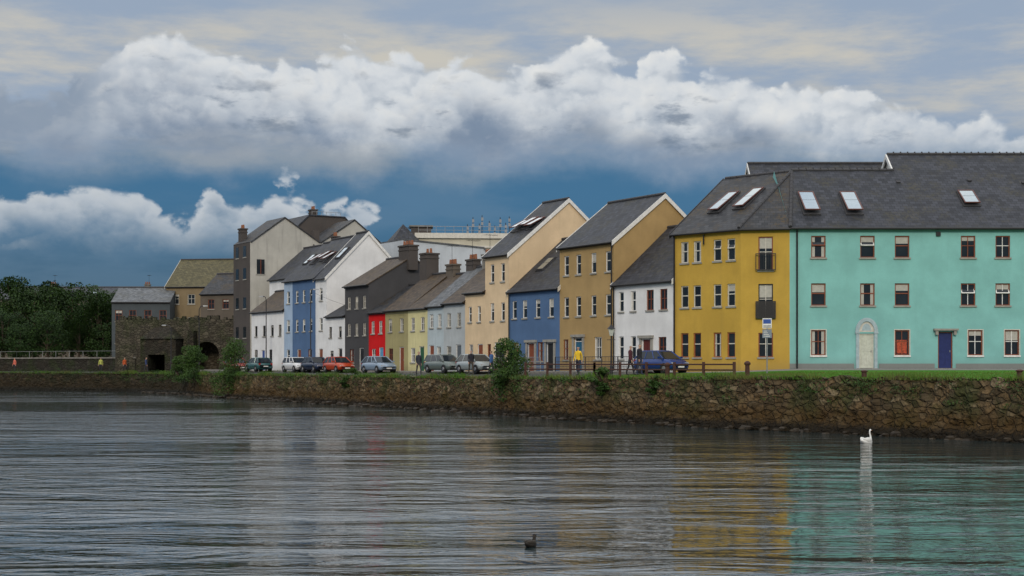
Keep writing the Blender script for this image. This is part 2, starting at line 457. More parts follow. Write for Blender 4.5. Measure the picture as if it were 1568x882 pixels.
    sl([(xb, 10, EA+k), (.0, 10, EA+k), (1.1, 5, EA+R1+k), (xb, 5, EA+R1+k)])
    s2 = R2/6.7
    sl([(xb-.1, -ov, EA-ov*s2+k), (W+.1, -ov, EA-ov*s2+k), (W+.1, 6.7, EA+R2+k), (xb-.1, 6.7, EA+R2+k)])
    sl([(W+.1, 13.7, EA-ov*s2+k), (xb-.1, 13.7, EA-ov*s2+k), (xb-.1, 6.7, EA+R2+k), (W+.1, 6.7, EA+R2+k)])
    r.done('roof', e)
    t = MB()
    def ridge(p, q, rr=.11):
        p, q = Vector(p), Vector(q); n = max(2, int((q-p).length/.45))
        for i in range(n):
            a = p.lerp(q, i/n); b = p.lerp(q, (i+.94)/n)
            t.tube([a, b], rr, LEAD, 8)
            t.tube([b, b+Vector((0, 0, .16))], .05, LEAD, 5)
    ridge((1.1, 5, EA+R1+k), (xb-.1, 5, EA+R1+k)); ridge((xb-.1, 6.7, EA+R2+k), (W, 6.7, EA+R2+k))
    t.box(.05, W, -.11, -.012, EA-.22, EA-.05, BLACK)
    t.tube([(0, -ov-.05, EA-.2), (W, -ov-.05, EA-.2)], .075, BLACK)
    for x0 in (.42, X(1437)+9.5, 22, 31):
        t.tube([(x0, -.1, 0), (x0, -.1, EA-.4), (x0, -.25, EA-.22)], .055, BLACK)
    for (u, z) in ((1437, 7.95),): t.box(X(u)-.13, X(u)+.13, -.1, -.003, z-.12, z+.12, BLACK)
    for ya, yb in ((3.6, 6.7), (9.8, 6.7)):
        za, zb = EA+R2-abs(6.7-ya)*s2, EA+R2
        t.hexa([(xb-.2, ya, za-.25), (xb-.11, ya, za-.25), (xb-.11, yb, zb-.25), (xb-.2, yb, zb-.25), (xb-.2, ya, za+.05), (xb-.11, ya, za+.05), (xb-.11, yb, zb+.05), (xb-.2, yb, zb+.05)], WHITE)
    t.done('trim', e)
    s = MB(); U = Vector((0, 5, R1)).normalized(); O = Vector((0, 0, EA+k))
    for u in (1245, 1311): skylight(s, O, Vector((1, 0, 0)), U, X(u)+.15, 1.1, .95, 2.5, tilt=rad(6))
    U = Vector((0, 6.7, R2)).normalized()
    for u in (1495, 1690, 1800): skylight(s, O, Vector((1, 0, 0)), U, X(u)+.3, 2.1, .95, 1.7, tilt=rad(5))
    for u, tt in ((1400, 4.8), (1515, 5), (1600, 4.7)): slope_box(s, O, Vector((1, 0, 0)), U, Vector((0, -U.z, U.y)), X(u), X(u)+.25, tt, tt+.2, 0, .1, LEAD)
    s.done('skylights', e)
teal()
house('rear_terrace_building', (17.0, 97.3, 2.8), 0, 22, 10, 10.6, 4.1, BUFF, [], SLATE, barge=WHITE, gut=BLACK, ov=.3)

# ------------------------------------------------------------------ YELLOW CORNER BUILDING
def yellow():
    z0 = 2.72; A, B, C = Vector((16.4, 84)), Vector((13.6, 84.5)), Vector((10, 88))
    R, L = Vector((17.5, 89.0)), Vector((13.9, 92.5)); EA = 8.55; RZ = 12.42
    e = empty('yellow_corner_house', (0, 0, z0))
    w = MB(); f = MB(); t = MB()
    def face(P, Q, ops):
        d = (Q-P); ang = math.atan2(d.y, d.x); M = Matrix.Translation((P.x, P.y, 0)) @ Matrix.Rotation(ang, 4, 'Z')
        w.M = M; f.M = M; t.M = M
        facade(w, d.length, EA, ops, YELL)
        for o in ops: (fill_door if o['t'] == 'd' else fill_window)(f, o)
        t.box(0, d.length, -.1, -.012, EA-.24, EA-.06, BROWN)
        t.tube([(-.1, -.24, EA-.2), (d.length+.05, -.24, EA-.2)], .07, BLACK)
        w.M = f.M = t.M = Matrix.Identity(4)
        return M
    LB = (B-C).length
    ops = []
    for fr in (.17, .36, .66, .86):
        for z, h in ((6.6, 1.3), (3.85, 1.35), (.8, 1.5)):
            ops.append(win(LB*fr, z, .58, h, style='h', fm=plain('orange_timber', (.35, .12, .05), .5) if z < 1 else OFFW, sash=OFFW, open=(z > 6 and fr > .5)))
    M1 = face(C, B, ops)
    WB = (A-B).length
    xx = WB*.51
    ops = [win(xx, 5.95, .85, 2.0, style='cross', fm=BROWN, sash=OFFW), win(xx, 3.15, .85, 2.0, style='cross', fm=BLACK, sash=OFFW), win(xx, .8, .85, 1.45, style='cross', fm=BROWN, sash=OFFW)]
    M2 = face(B, A, ops)
    t.M = M2
    for zb, solid in ((5.95, False), (3.12, True)):
        x0, x1 = xx-.56, xx+.56
        t.box(x0, x1, -.2, -.15, zb+.95, zb+1.0, BLACK); t.box(x0, x1, -.2, -.15, zb, zb+.05, BLACK)
        for i in range(9 if not solid else 24):
            q = .009 if not solid else .021
            x = x0+(x1-x0)*i/(8 if not solid else 23); t.box(x-q, x+q, -.19, -.16, zb+.05, zb+.95, BLACK)
        t.box(x0-.03, x0, -.2, -.005, zb, zb+1, BLACK); t.box(x1, x1+.03, -.2, -.005, zb, zb+1, BLACK)
    t.M = M1; t.tube([(.12, -.1, 0), (.12, -.1, EA-.4), (.12, -.2, EA-.2)], .055, BLACK)
    t.tube([(LB*.47, -.1, EA-.9), (LB*.47, -.1, EA-.3)], .05, BLACK)
    t.M = Matrix.Identity(4)
    Cb = C+(L-C)*2
    w.poly([(C.x, C.y, -.6), (C.x, C.y, EA), (L.x, L.y, RZ), (Cb.x, Cb.y, EA), (Cb.x, Cb.y, -.6)], YELL)
    Rb = Vector((18, 97.2))
    w.poly([(Cb.x, Cb.y, -.6), (Cb.x, Cb.y, EA), (Rb.x, Rb.y, EA), (Rb.x, Rb.y, -.6)], YELL)
    w.done('walls', e); f.done('windows', e)
    r = MB(); k = .05
    nC = Vector((-.69, -.72))*.22
    def v(p, z): return (p.x, p.y, z)
    left = (C-B).normalized()*.12
    r.slab([v(C+nC+left, EA-.13), v(B+nC+Vector((.05, -.1)), EA-.13), v(R, RZ+k), v(L+left, RZ+k)], .1, SLATEB)
    r.slab([v(B+nC+Vector((.05, -.1)), EA-.13), v(A+Vector((0, -.24)), EA-.13), v(R, RZ+k+.002), v(R+Vector((-.01, 0)), RZ+k+.002)], .1, SLATEB)
    r.slab([v(Rb, EA), v(Cb, EA), v(L, RZ+k), v(R, RZ+k)], .1, SLATE)
    r.done('roof', e)
    def ridge(p, q, rr=.11):
        p, q = Vector(p), Vector(q); n = max(2, int((q-p).length/.42))
        for i in range(n): t.tube([p.lerp(q, i/n), p.lerp(q, (i+.93)/n)], rr, LEAD, 8)
    ridge(v(L, RZ+k), v(R, RZ+k)); ridge(v(B+nC, EA-.08), v(R, RZ+k)); ridge((16.4, 83.76, EA-.06), v(R, RZ+k))
    p, q = C+nC+left*1.3, L+left*1.3
    t.hexa([v(p, EA-.42), v(p+left*.4, EA-.42), v(q+left*.4, RZ-.25), v(q, RZ-.25), v(p, EA-.08), v(p+left*.4, EA-.08), v(q+left*.4, RZ+.08), v(q, RZ+.08)], LEAD)
    t.done('trim', e)
    s = MB(); E = Vector(((B-C).x, (B-C).y, 0)).normalized()
    U0 = Vector((L.x-C.x, L.y-C.y, RZ-EA)); U = (U0-E*U0.dot(E)).normalized(); O = Vector((C.x, C.y, EA+.06))
    skylight(s, O, E, U, 1.75, 2.1, .8, 2.6, tilt=rad(3)); skylight(s, O, E, U, 3.5, 2.3, .8, 2.6, tilt=rad(3))
    s.done('skylights', e)
yellow()

# ------------------------------------------------------------------ STREET HOUSES
def street(name, s0, s1, eavez, rise, D, wall, ops, off=0, **k):
    p = sp(s1, off); z0 = zg(s0)
    return house(name, (p.x, p.y, z0), ROT, s1-s0-.006, D, eavez-z0+.2, rise-.2, wall, ops, **k)
def rows(W, cols, zs, w=.7, **k):
    return [win(W*c, z, w, h, **k) for c in cols for z, h in zs]
U2 = (3.9, 1.3); G2 = (.8, 1.35)
W_ = 6.3
ops = rows(W_, (.13, .34), [U2, (.8, 1.5)], .55, style='h', fm=WHITE, sash=WHITE) + rows(W_, (.62, .84), [U2], .75, style='cross', fm=BROWN) + \
    [win(W_*.82, .8, .8, 1.4), door(W_*.56, dm=plain('maroon_door', (.12, .02, .015), .5), sur=True)]
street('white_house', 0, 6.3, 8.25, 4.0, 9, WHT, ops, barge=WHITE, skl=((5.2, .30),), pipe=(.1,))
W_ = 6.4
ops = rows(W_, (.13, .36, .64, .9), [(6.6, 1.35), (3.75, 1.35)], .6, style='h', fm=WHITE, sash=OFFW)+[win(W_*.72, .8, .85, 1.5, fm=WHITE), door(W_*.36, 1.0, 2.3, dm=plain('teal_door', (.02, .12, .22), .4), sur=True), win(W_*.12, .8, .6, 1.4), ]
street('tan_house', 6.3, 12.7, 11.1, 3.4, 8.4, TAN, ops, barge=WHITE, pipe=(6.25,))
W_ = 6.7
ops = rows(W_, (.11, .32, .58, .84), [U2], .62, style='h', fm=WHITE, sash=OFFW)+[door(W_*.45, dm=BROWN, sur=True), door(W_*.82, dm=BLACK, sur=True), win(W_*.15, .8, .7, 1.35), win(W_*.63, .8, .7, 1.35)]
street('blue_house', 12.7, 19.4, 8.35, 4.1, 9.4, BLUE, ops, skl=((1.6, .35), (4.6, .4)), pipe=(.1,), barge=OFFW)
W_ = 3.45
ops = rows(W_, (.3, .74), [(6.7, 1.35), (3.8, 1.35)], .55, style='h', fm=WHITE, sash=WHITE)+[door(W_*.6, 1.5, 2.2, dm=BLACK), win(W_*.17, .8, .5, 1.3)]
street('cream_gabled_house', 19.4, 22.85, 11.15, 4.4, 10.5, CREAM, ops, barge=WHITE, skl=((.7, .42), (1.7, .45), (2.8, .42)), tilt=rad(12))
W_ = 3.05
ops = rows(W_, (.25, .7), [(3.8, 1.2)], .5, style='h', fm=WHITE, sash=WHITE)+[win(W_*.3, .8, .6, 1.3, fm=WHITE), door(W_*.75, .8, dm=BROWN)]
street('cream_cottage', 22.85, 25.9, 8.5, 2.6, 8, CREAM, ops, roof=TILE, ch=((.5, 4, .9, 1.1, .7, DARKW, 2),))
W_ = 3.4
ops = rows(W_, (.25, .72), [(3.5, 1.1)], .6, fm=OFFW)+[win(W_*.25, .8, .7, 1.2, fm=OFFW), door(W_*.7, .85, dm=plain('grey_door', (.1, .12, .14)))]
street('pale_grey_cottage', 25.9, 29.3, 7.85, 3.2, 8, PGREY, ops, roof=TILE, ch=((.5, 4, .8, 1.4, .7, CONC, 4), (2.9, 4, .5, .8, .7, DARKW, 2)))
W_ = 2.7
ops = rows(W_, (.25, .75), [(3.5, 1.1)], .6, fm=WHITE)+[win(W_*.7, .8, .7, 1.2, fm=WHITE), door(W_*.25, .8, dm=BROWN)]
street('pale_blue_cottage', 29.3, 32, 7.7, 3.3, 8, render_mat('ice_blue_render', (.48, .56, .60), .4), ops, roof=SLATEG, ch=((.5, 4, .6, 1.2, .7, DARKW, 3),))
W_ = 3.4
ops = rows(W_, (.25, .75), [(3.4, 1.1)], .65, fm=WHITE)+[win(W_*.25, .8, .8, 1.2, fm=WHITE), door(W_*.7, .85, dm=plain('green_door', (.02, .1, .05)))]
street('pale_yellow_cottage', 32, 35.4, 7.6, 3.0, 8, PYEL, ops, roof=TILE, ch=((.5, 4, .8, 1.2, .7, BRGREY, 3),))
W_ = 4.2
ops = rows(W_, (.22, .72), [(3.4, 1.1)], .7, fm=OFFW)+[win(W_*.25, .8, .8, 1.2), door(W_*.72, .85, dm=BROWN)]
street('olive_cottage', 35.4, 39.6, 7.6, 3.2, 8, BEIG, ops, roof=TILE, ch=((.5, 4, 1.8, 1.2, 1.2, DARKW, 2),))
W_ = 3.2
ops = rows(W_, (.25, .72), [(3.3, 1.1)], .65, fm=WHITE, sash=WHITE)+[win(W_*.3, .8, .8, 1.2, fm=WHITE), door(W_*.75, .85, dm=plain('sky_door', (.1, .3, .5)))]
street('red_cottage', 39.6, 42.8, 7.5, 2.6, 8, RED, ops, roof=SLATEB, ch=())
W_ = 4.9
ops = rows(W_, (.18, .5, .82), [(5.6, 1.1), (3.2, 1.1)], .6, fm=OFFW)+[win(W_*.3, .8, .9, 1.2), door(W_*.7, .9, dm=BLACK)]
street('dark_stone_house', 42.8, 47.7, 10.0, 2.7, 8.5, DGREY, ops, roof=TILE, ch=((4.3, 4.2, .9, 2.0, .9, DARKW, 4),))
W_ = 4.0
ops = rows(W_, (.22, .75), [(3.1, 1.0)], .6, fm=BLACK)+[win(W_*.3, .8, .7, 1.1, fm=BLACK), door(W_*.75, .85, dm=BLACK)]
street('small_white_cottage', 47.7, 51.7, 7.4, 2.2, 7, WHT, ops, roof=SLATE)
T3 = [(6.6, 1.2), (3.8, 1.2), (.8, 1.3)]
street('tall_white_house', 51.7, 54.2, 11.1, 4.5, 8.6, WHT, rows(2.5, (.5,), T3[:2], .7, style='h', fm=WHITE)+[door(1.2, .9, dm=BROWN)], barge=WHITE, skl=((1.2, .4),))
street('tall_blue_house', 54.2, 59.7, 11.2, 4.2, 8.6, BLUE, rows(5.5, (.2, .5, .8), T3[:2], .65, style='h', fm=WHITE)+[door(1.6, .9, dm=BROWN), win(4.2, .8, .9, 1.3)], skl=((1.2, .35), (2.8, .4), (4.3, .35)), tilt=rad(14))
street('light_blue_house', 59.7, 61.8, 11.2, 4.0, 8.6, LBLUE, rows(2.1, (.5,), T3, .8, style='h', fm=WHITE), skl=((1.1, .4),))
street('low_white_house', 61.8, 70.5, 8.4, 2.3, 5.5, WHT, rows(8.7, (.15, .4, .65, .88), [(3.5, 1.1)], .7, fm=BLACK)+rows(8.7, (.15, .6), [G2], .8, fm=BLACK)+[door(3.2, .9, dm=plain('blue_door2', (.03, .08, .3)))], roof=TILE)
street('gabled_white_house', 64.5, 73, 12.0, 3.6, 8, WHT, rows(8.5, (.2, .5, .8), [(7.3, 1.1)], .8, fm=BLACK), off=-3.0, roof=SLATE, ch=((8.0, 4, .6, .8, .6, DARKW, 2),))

def profile_building(name, s, off, z0, L, prof, wall, roof, parts=None, sidewall=None):
    p = sp(s+L, off); e = empty(name, (p.x, p.y, z0), ROT)
    w = MB(); w.poly([(L, y, z) for y, z in prof], wall); w.poly([(0, y, z) for y, z in prof][::-1], wall)
    n = len(prof); rf = MB()
    for i in range(n):
        (y0, a), (y1, b) = prof[i], prof[(i+1) % n]
        if abs(y1-y0) < .01: w.poly([(0, y0, a), (L, y0, a), (L, y1, b), (0, y1, b)], sidewall or wall)
        elif min(a, b) > .1:
            q = [(-.1, y1, b+.06), (-.1, y0, a+.06), (L+.1, y0, a+.06), (L+.1, y1, b+.06)]
            nn = (Vector(q[1])-Vector(q[0])).cross(Vector(q[2])-Vector(q[0]))
            if nn.z < 0: q = q[::-1]
            rf.slab(q, .14, roof)
    w.done('walls', e); rf.done('roof', e)
    if parts:
        m = MB(); parts(m, L); m.done('details', e)
    return e
def wh(m, L):
    for y, z, w_, h in ((1.2, 10.5, .9, 1.6), (2.5, 6.5, .9, 1.2), (13.2, 12.2, .7, 1.0)):
        m.box(L+.004, L+.03, y-w_/2, y+w_/2, z, z+h, GLASS); m.box(L, L+.05, y-w_/2-.08, y+w_/2+.08, z-.12, z, LSTONE)
        m.box(L+.03, L+.045, y-.03, y+.03, z, z+h, BROWN)
    for z in (3.6, 6.8, 10.0, 12.4):
        for x in (1.2, 3.4):
            m.box(x-.4, x+.4, -.03, -.004, z, z+1.2, GLASS); m.box(x-.5, x+.5, -.06, -.002, z-.12, z, LSTONE)
    m.box(L-1.2, L-.4, 7.6, 8.3, 13.6, 15.6, DARKW)
    m.tube([(L+.08, 7.4, 2), (L+.08, 7.4, 14)], .07, BLACK)
    m.box(L-.9, L+.15, 0, .9, 0, .4, CONC)
    chimney(m, 1.0, .7, 13.5, 15.6, .9, .7, DARKW, 2)
profile_building('stone_warehouse', 76, -2, 2.4, 5, [(0, -.5), (16.4, -.5), (16.4, 14.0), (12.4, 17.0), (8.2, 14.2), (4.0, 16.8), (0, 13.9)], GREYW, SLATEB, wh, DARKW)  # street-facing side wall uses darker roughcast: its shade is put into the colour
def loft(m, L):
    for i in range(7): m.tube([(L-.3, 3+i*.6, 17.9), (L-.3, 3+i*.6, 18.4)], .025, GREYM, 5)
    m.tube([(L-.3, 3, 18.4), (L-.3, 6.6, 18.4)], .025, GREYM, 5)
    chimney(m, 4, 5.2, 17.4, 19.0, 1.0, .7, DARKW, 2)
profile_building('dark_roofed_building', 82, -9, 2.4, 9, [(0, -.5), (10, -.5), (10, 15.0), (7, 17.9), (2.5, 17.9), (0, 15.6)], DARKW, SLATE, loft)
def ext(m, L):
    m.box(L, L+.06, 5, 5.8, 9.2, 10.4, GLASS)
profile_building('white_rendered_building', 52.5, -8.4, 2.45, 8, [(0, -.5), (11.5, -.5), (11.5, 9.8), (9, 12.3), (0, 12.7)], render_mat('dull_white_render', (.55, .60, .65), .5), SLATEG, ext)

def flat():
    p = Vector((-10.2, 152)); e = empty('flat_roofed_building', (p.x, p.y, 2.4), rad(4))
    w = MB(); ops = [win(1.2+i*1.35, z, .9, 1.3, fm=WHITE) for i in range(7) for z in (11.6,  9.0, 6)]
    facade(w, 10.4, 14.6, ops, BUFF); w.poly([(10.4, 0, -.5), (10.4, 12, -.5), (10.4, 12, 14.6), (10.4, 0, 14.6)], BUFF)
    w.poly([(0, 0, -.5), (0, 0, 14.6), (0, 12, 14.6), (0, 12, -.5)], BUFF); w.poly([(0, 0, 14.6), (10.4, 0, 14.6), (10.4, 12, 14.6), (0, 12, 14.6)], CONC)
    w.box(-.2, 10.6, -.25, 0, 14.2, 14.75, OFFW); w.box(-.12, 10.5, -.15, -.002, 13.2, 13.4, OFFW)
    f = MB()
    for o in ops: fill_window(f, o)
    w.done('walls', e); f.done('windows', e)
    m = MB(); AN = plain('antenna', (.25, .27, .3), .5)
    for x, h in ((5.6, .7), (6.2, 1.5), (6.9, .8), (7.2, 1.7), (8.0, 1.1), (8.6, .6), (9.2, 1.5), (9.8, .9), (10.2, 1.6)):
        m.tube([(x, 4, 14.6), (x, 4, 14.6+h+.8)], .04, IRON, 6)
        for k in range(2): m.box(x-.12+.02*k, x+.14, 3.8, 3.9, 14.6+h-.3+k*.5, 14.6+h+.05+k*.5, AN)
    m.box(-.6, 1.6, 3, 5.5, 14.6, 15.7, DARKW); m.box(-.8, 1.8, 2.8, 5.7, 15.7, 15.85, CONC)
    for i in range(11): m.tube([(i*.95+.2, .3, 14.7), (i*.95+.2, .3, 15.5)], .025, GREYM, 5)
    m.tube([(.2, .3, 15.5), (9.8, .3, 15.5)], .025, GREYM, 5); m.tube([(.2, .3, 15.1), (9.8, .3, 15.1)], .02, GREYM, 5)
    m.done('rooftop_masts', e)
flat()
def pyr():
    e = empty('pyramid_roofed_tower', (-12.6, 150, 2.4), rad(20)); m = MB()
    m.box(0, 3.2, 0, 3.2, -.5, 13.4, GREYW)
    a = [(-.2, -.2, 13.4), (3.4, -.2, 13.4), (3.4, 3.4, 13.4), (-.2, 3.4, 13.4)]; t = (1.6, 1.6, 15.7)
    for i in range(4): m.poly([a[i], a[(i+1) % 4], t], SLATE)
    m.done('tower', e)
pyr()

# ------------------------------------------------------------------ LEFT BACKGROUND BUILDINGS
house('beige_apartment_building', (-45.5, 187, 2.4), rad(-8), 8.7, 11, 11.0, 3.8, BEIGE2, rows(8.7, (.15, .4, .65, .88), [(8.6, 1.3), (5.6, 1.3), (2.6, 1.3)], 1.0, fm=OFFW), roof=slate_mat('olive_tile', (.075, .07, .033), (.11, .095, .045), .4), barge=OFFW)
house('grey_office_building', (-51.5, 183, 2.4), rad(3), 7.4, 9, 8.8, 2.0, render_mat('slate_blue_render', (.075, .09, .10), .5), rows(7.4, (.12, .36, .62, .88), [(6.2, 1.5), (3.4, 1.2)], .9, fm=BROWN), roof=SLATEG)
house('long_dark_roofed_building', (-90, 236, 2.4), 0, 36, 12, 11.6, 2.2, BRGREY, rows(36, [.05+.1*i for i in range(10)], [(8.4, 1.2)], 1.0, fm=WHITE), roof=SLATE, skl=((9, .3), (20, .3)), ch=((12, 6, .4), (28, 6, .4)))
house('brown_gabled_building', (-39.0, 178, 2.4), rad(-20), 5.2, 8, 9.6, 2.6, BRGREY, rows(5.2, (.3, .7), [(7.6, 1.2), (4.6, 1.2)], .9, fm=BROWN), roof=SLATEB)

ARCHST = stone_mat('old_limestone', ((.10, .09, .066), (.055, .049, .038), (.15, .13, .10)), 2.0, green=.5)
def arch_wall():
    e = empty('medieval_stone_arch', (-45.6, 163.5, 2.3), rad(-9)); m = MB(); L = 16.5; H = 5.9; Dp = 3
    arches = [(6.0, 1.5, 1.9), (11.0, 1.5, 1.9)]
    def panel(x0, x1, zt0): m.poly([(x0, 0, zt0), (x1, 0, zt0), (x1, 0, H), (x0, 0, H)], ARCHST)
    x = 0
    for cx, r, sp_ in arches:
        panel(x, cx-r, -1); n = 14; prev = None
        for i in range(n+1):
            a = math.pi*(1-i/n); px, pz = cx+math.cos(a)*r, sp_+math.sin(a)*r
            if prev:
                m.poly([(prev[0], 0, prev[1]), (px, 0, pz), (px, 0, H), (prev[0], 0, H)], ARCHST)
                m.poly([(prev[0], 0, prev[1]), (prev[0], Dp, prev[1]), (px, Dp, pz), (px, 0, pz)], ARCHST)
            prev = (px, pz)
        for sx in (-1, 1): m.poly([(cx+sx*r, 0, -1), (cx+sx*r, Dp, -1), (cx+sx*r, Dp, sp_), (cx+sx*r, 0, sp_)], ARCHST)
        x = cx+r
    panel(x, L, -1)
    m.poly([(0, 0, H), (L, 0, H), (L, Dp, H), (0, Dp, H)], ARCHST); m.poly([(0, 0, -1), (0, 0, H), (0, Dp, H), (0, Dp, -1)], ARCHST)
    m.poly([(L, 0, -1), (L, Dp, -1), (L, Dp, H), (L, 0, H)], ARCHST); m.poly([(0, Dp, -1), (0, Dp, H), (L, Dp, H), (L, Dp, -1)], ARCHST)
    for i in range(32):
        if random.random() < .8: m.box(i*.5+.02, i*.5+random.uniform(.3, .5), .02, .5, H-.01, H+random.uniform(.05, .5), ARCHST)
    DST = stone_mat('dark_limestone', ((.045, .04, .032), (.03, .027, .022), (.07, .06, .045)), 2.0)
    for a, b, zb in ((4.0, 4.9, -1), (6.9, 8.2, -1), (4.9, 6.9, 1.9)): m.box(a, b, -2.2, -.01, zb, 3.7, DST)
    m.hexa([(3.9, -2.4, 3.7), (8.3, -2.4, 3.7), (8.3, .0, 3.7), (3.9, .0, 3.7), (5.3, -1.2, 5.0), (7.0, -1.2, 5.0), (7.0, -.02, 5.0), (5.3, -.02, 5.0)], DST)
    m.box(9.2, 9.9, -1.2, -.01, -1, 4.6, DST)
    m.done('stonework', e)
arch_wall()

# ------------------------------------------------------------------ TERRAIN
ST = [((60, 8), (78, 83.6), 2.5, 2.84), ((40, 31), (50, 83.6), 2.5, 2.84), ((27, 48), (36, 83.6), 2.5, 2.84), ((20.4, 56.7), (26, 83.6), 2.5, 2.84),
      ((13.7, 65.6), (17, 83.7), 2.46, 2.84), ((10.1, 69.6), (13.5, 84.2), 2.42, 2.7), ((3.5, 79.4), (9.6, 88), 2.32, 2.6),
      ((-6.6, 99.3), (.3, 103.7), 2.2, 2.5), ((-14.7, 112.5), (-7.9, 116.8), 2.2, 2.45), ((-28.1, 135), (-21.7, 139), 2.15, 2.42),
      ((-34.5, 148), (-27.6, 150), 2.1, 2.4), ((-43, 160), (-38, 166), 2.1, 2.4), ((-62, 172), (-60, 186), 2.1, 2.4), ((-130, 184), (-130, 205), 2.1, 2.4), ((-900, 260), (-900, 400), 2.1, 2.4)]
def wpt(i): return Vector((*ST[i][0], ST[i][2]))
def fpt(i): return Vector((*ST[i][1], ST[i][3]))
def strip(name, i0, i1, f0, f1, dz, mat, thick=0, sub=4, nf=4):
    m = MB(); rowsv = []
    for i in range(i0, i1):
        for k in range(sub+(1 if i == i1-1 else 0)):
            a = wpt(i).lerp(wpt(i+1), k/sub); b = fpt(i).lerp(fpt(i+1), k/sub)
            rowsv.append([a.lerp(b, f0+(f1-f0)*j/nf)+Vector((0, 0, dz)) for j in range(nf+1)])
    for r0, r1 in zip(rowsv, rowsv[1:]):
        for j in range(nf): m.poly([r0[j], r0[j+1], r1[j+1], r1[j]][::-1], mat)
        if thick:
            d = Vector((0, 0, -thick)); m.poly([r0[0], r1[0], r1[0]+d, r0[0]+d][::-1], CONC)
    return m.done(name)
gm, g = newmat('ground_gravel'); oc = g.n('ShaderNodeTexCoord').outputs['Object']
g.out(g.mix(g.noise(oc, 1.5, 6, .7), (.09, .08, .06), (.15, .14, .115)), .95)
am, g = newmat('asphalt'); oc = g.n('ShaderNodeTexCoord').outputs['Object']
g.out(g.mix(g.noise(oc, .6, 6, .7), (.035, .035, .036), (.07, .07, .068)), .85, g.bump(g.noise(oc, 40, 3), .3, .01))
pm, g = newmat('paving'); oc = g.n('ShaderNodeTexCoord').outputs['Object']
g.out(g.mix(g.noise(oc, 1.2, 6, .7), (.14, .135, .125), (.24, .23, .21)), .9)
grm, g = newmat('grass_ground'); oc = g.n('ShaderNodeTexCoord').outputs['Object']
g.out(g.mix(g.noise(oc, .8, 6, .7), (.035, .12, .010), (.075, .22, .018)), .9, g.bump(g.noise(oc, 20, 4), .8, .06), spec=.1)
strip('ground', 0, len(ST)-1, 0, 1.0, 0, gm, sub=4, nf=6)
m = MB()
for i in range(len(ST)-1):
    a, b = fpt(i), fpt(i+1)
    A2, B2 = Vector((a.x*8, 3000, 2.4)), Vector((b.x*8, 3000, 2.4))
    m.poly([a, A2, B2, b], gm)
m.done('ground_behind_houses')
strip('grass', 0, 6, .012, .80, .008, grm, nf=8)
strip('pavement', 0, 6, .80, 1.01, .012, pm)
strip('road', 6, 13, .12, .78, .008, am)
strip('quayside_pavement', 6, 13, .78, 1.02, .12, pm, thick=.14)
strip('road_marking', 6, 11, .15, .165, .013, plain('yellow_line', (.55, .42, .05), .7), nf=1)

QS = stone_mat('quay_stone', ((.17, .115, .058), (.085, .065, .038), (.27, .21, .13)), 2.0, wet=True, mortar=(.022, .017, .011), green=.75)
def quay():
    m = MB(); pts = []
    for i in range(len(ST)-2):
        a, b = wpt(i), wpt(i+1); n = max(2, int((b-a).length/(.14 if i < 12 else .8)))
        oa = (wpt(i)-fpt(i))
        for k in range(n):
            t = k/n; tang = (b-a); nrm = Vector((-tang.y, tang.x, 0)).normalized()
            if nrm.dot(oa) < 0: nrm = -nrm
            pts.append((a.lerp(b, t), nrm))
    N = len(pts); sm = []
    for i in range(N):
        v = Vector((0, 0, 0))
        for k in range(-6, 7): v += pts[max(0, min(N-1, i+k))][1]
        sm.append(v.normalized())
    R = 20; s = 0; idx = []
    for i in range(N):
        if i: s += (pts[i][0]-pts[i-1][0]).length
        p = pts[i][0]; top = p.z+.04+.14*noise.noise(Vector((s*.7, 0, 0)))+.12*noise.noise(Vector((s*2.3, 5, 0)))
        colv = []
        for j in range(R+1):
            z = -.5+(top+.5)*j/R
            o = .28*(1-z/2.5)+.14*noise.noise(Vector((s*.9, z*1.3, 0)))+.15*noise.noise(Vector((s*2.6, z*4, 3)))+.09*noise.noise(Vector((s*5, z*7, 7)))
            if z < .5: o += .2*max(0, noise.noise(Vector((s*1.8, z*2, 9))))+(.5-z)*.45
            colv.append(len(m.v)); m.v.append(p+sm[i]*o+Vector((0, 0, z-p.z)))
        colv.append(len(m.v)); m.v.append(p-sm[i]*.5+Vector((0, 0, top-p.z-.02)))
        colv.append(len(m.v)); m.v.append(p-sm[i]*.55+Vector((0, 0, -.3)))
        idx.append(colv)
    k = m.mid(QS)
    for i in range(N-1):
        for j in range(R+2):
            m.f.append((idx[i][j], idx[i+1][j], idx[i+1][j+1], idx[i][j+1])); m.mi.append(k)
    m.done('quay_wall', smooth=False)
    m = MB(); WS = plain('wet_stone', (.035, .025, .014), .6, var=.6, scale=2)
    for c in range(650):
        i = random.randrange(N); p, n = pts[i][0], sm[i]
        if p.x > 34 or p.x < -40: continue
        r = random.uniform(.08, .26); q = Vector((p.x, p.y, random.uniform(-.1, .12)))+n*random.uniform(.35, .95)
        i0 = len(m.v); k = m.mid(WS); a0 = random.uniform(0, 6)
        for zz, rr in ((-.4, .8), (.25, 1), (.6, .55)):
            for j in range(6):
                t = a0+j*math.pi/3; f = rr*random.uniform(.75, 1.15)*r
                m.v.append(q+Vector((math.cos(t)*f*1.3, math.sin(t)*f, zz*r)))
        for b in (0, 6):
            for j in range(6): m.f.append((i0+b+j, i0+b+(j+1) % 6, i0+b+6+(j+1) % 6, i0+b+6+j)); m.mi.append(k)
        m.f.append(tuple(i0+12+j for j in range(6))); m.mi.append(k)
    m.done('shoreline_stones')
    return pts, sm
QP, QN = quay()

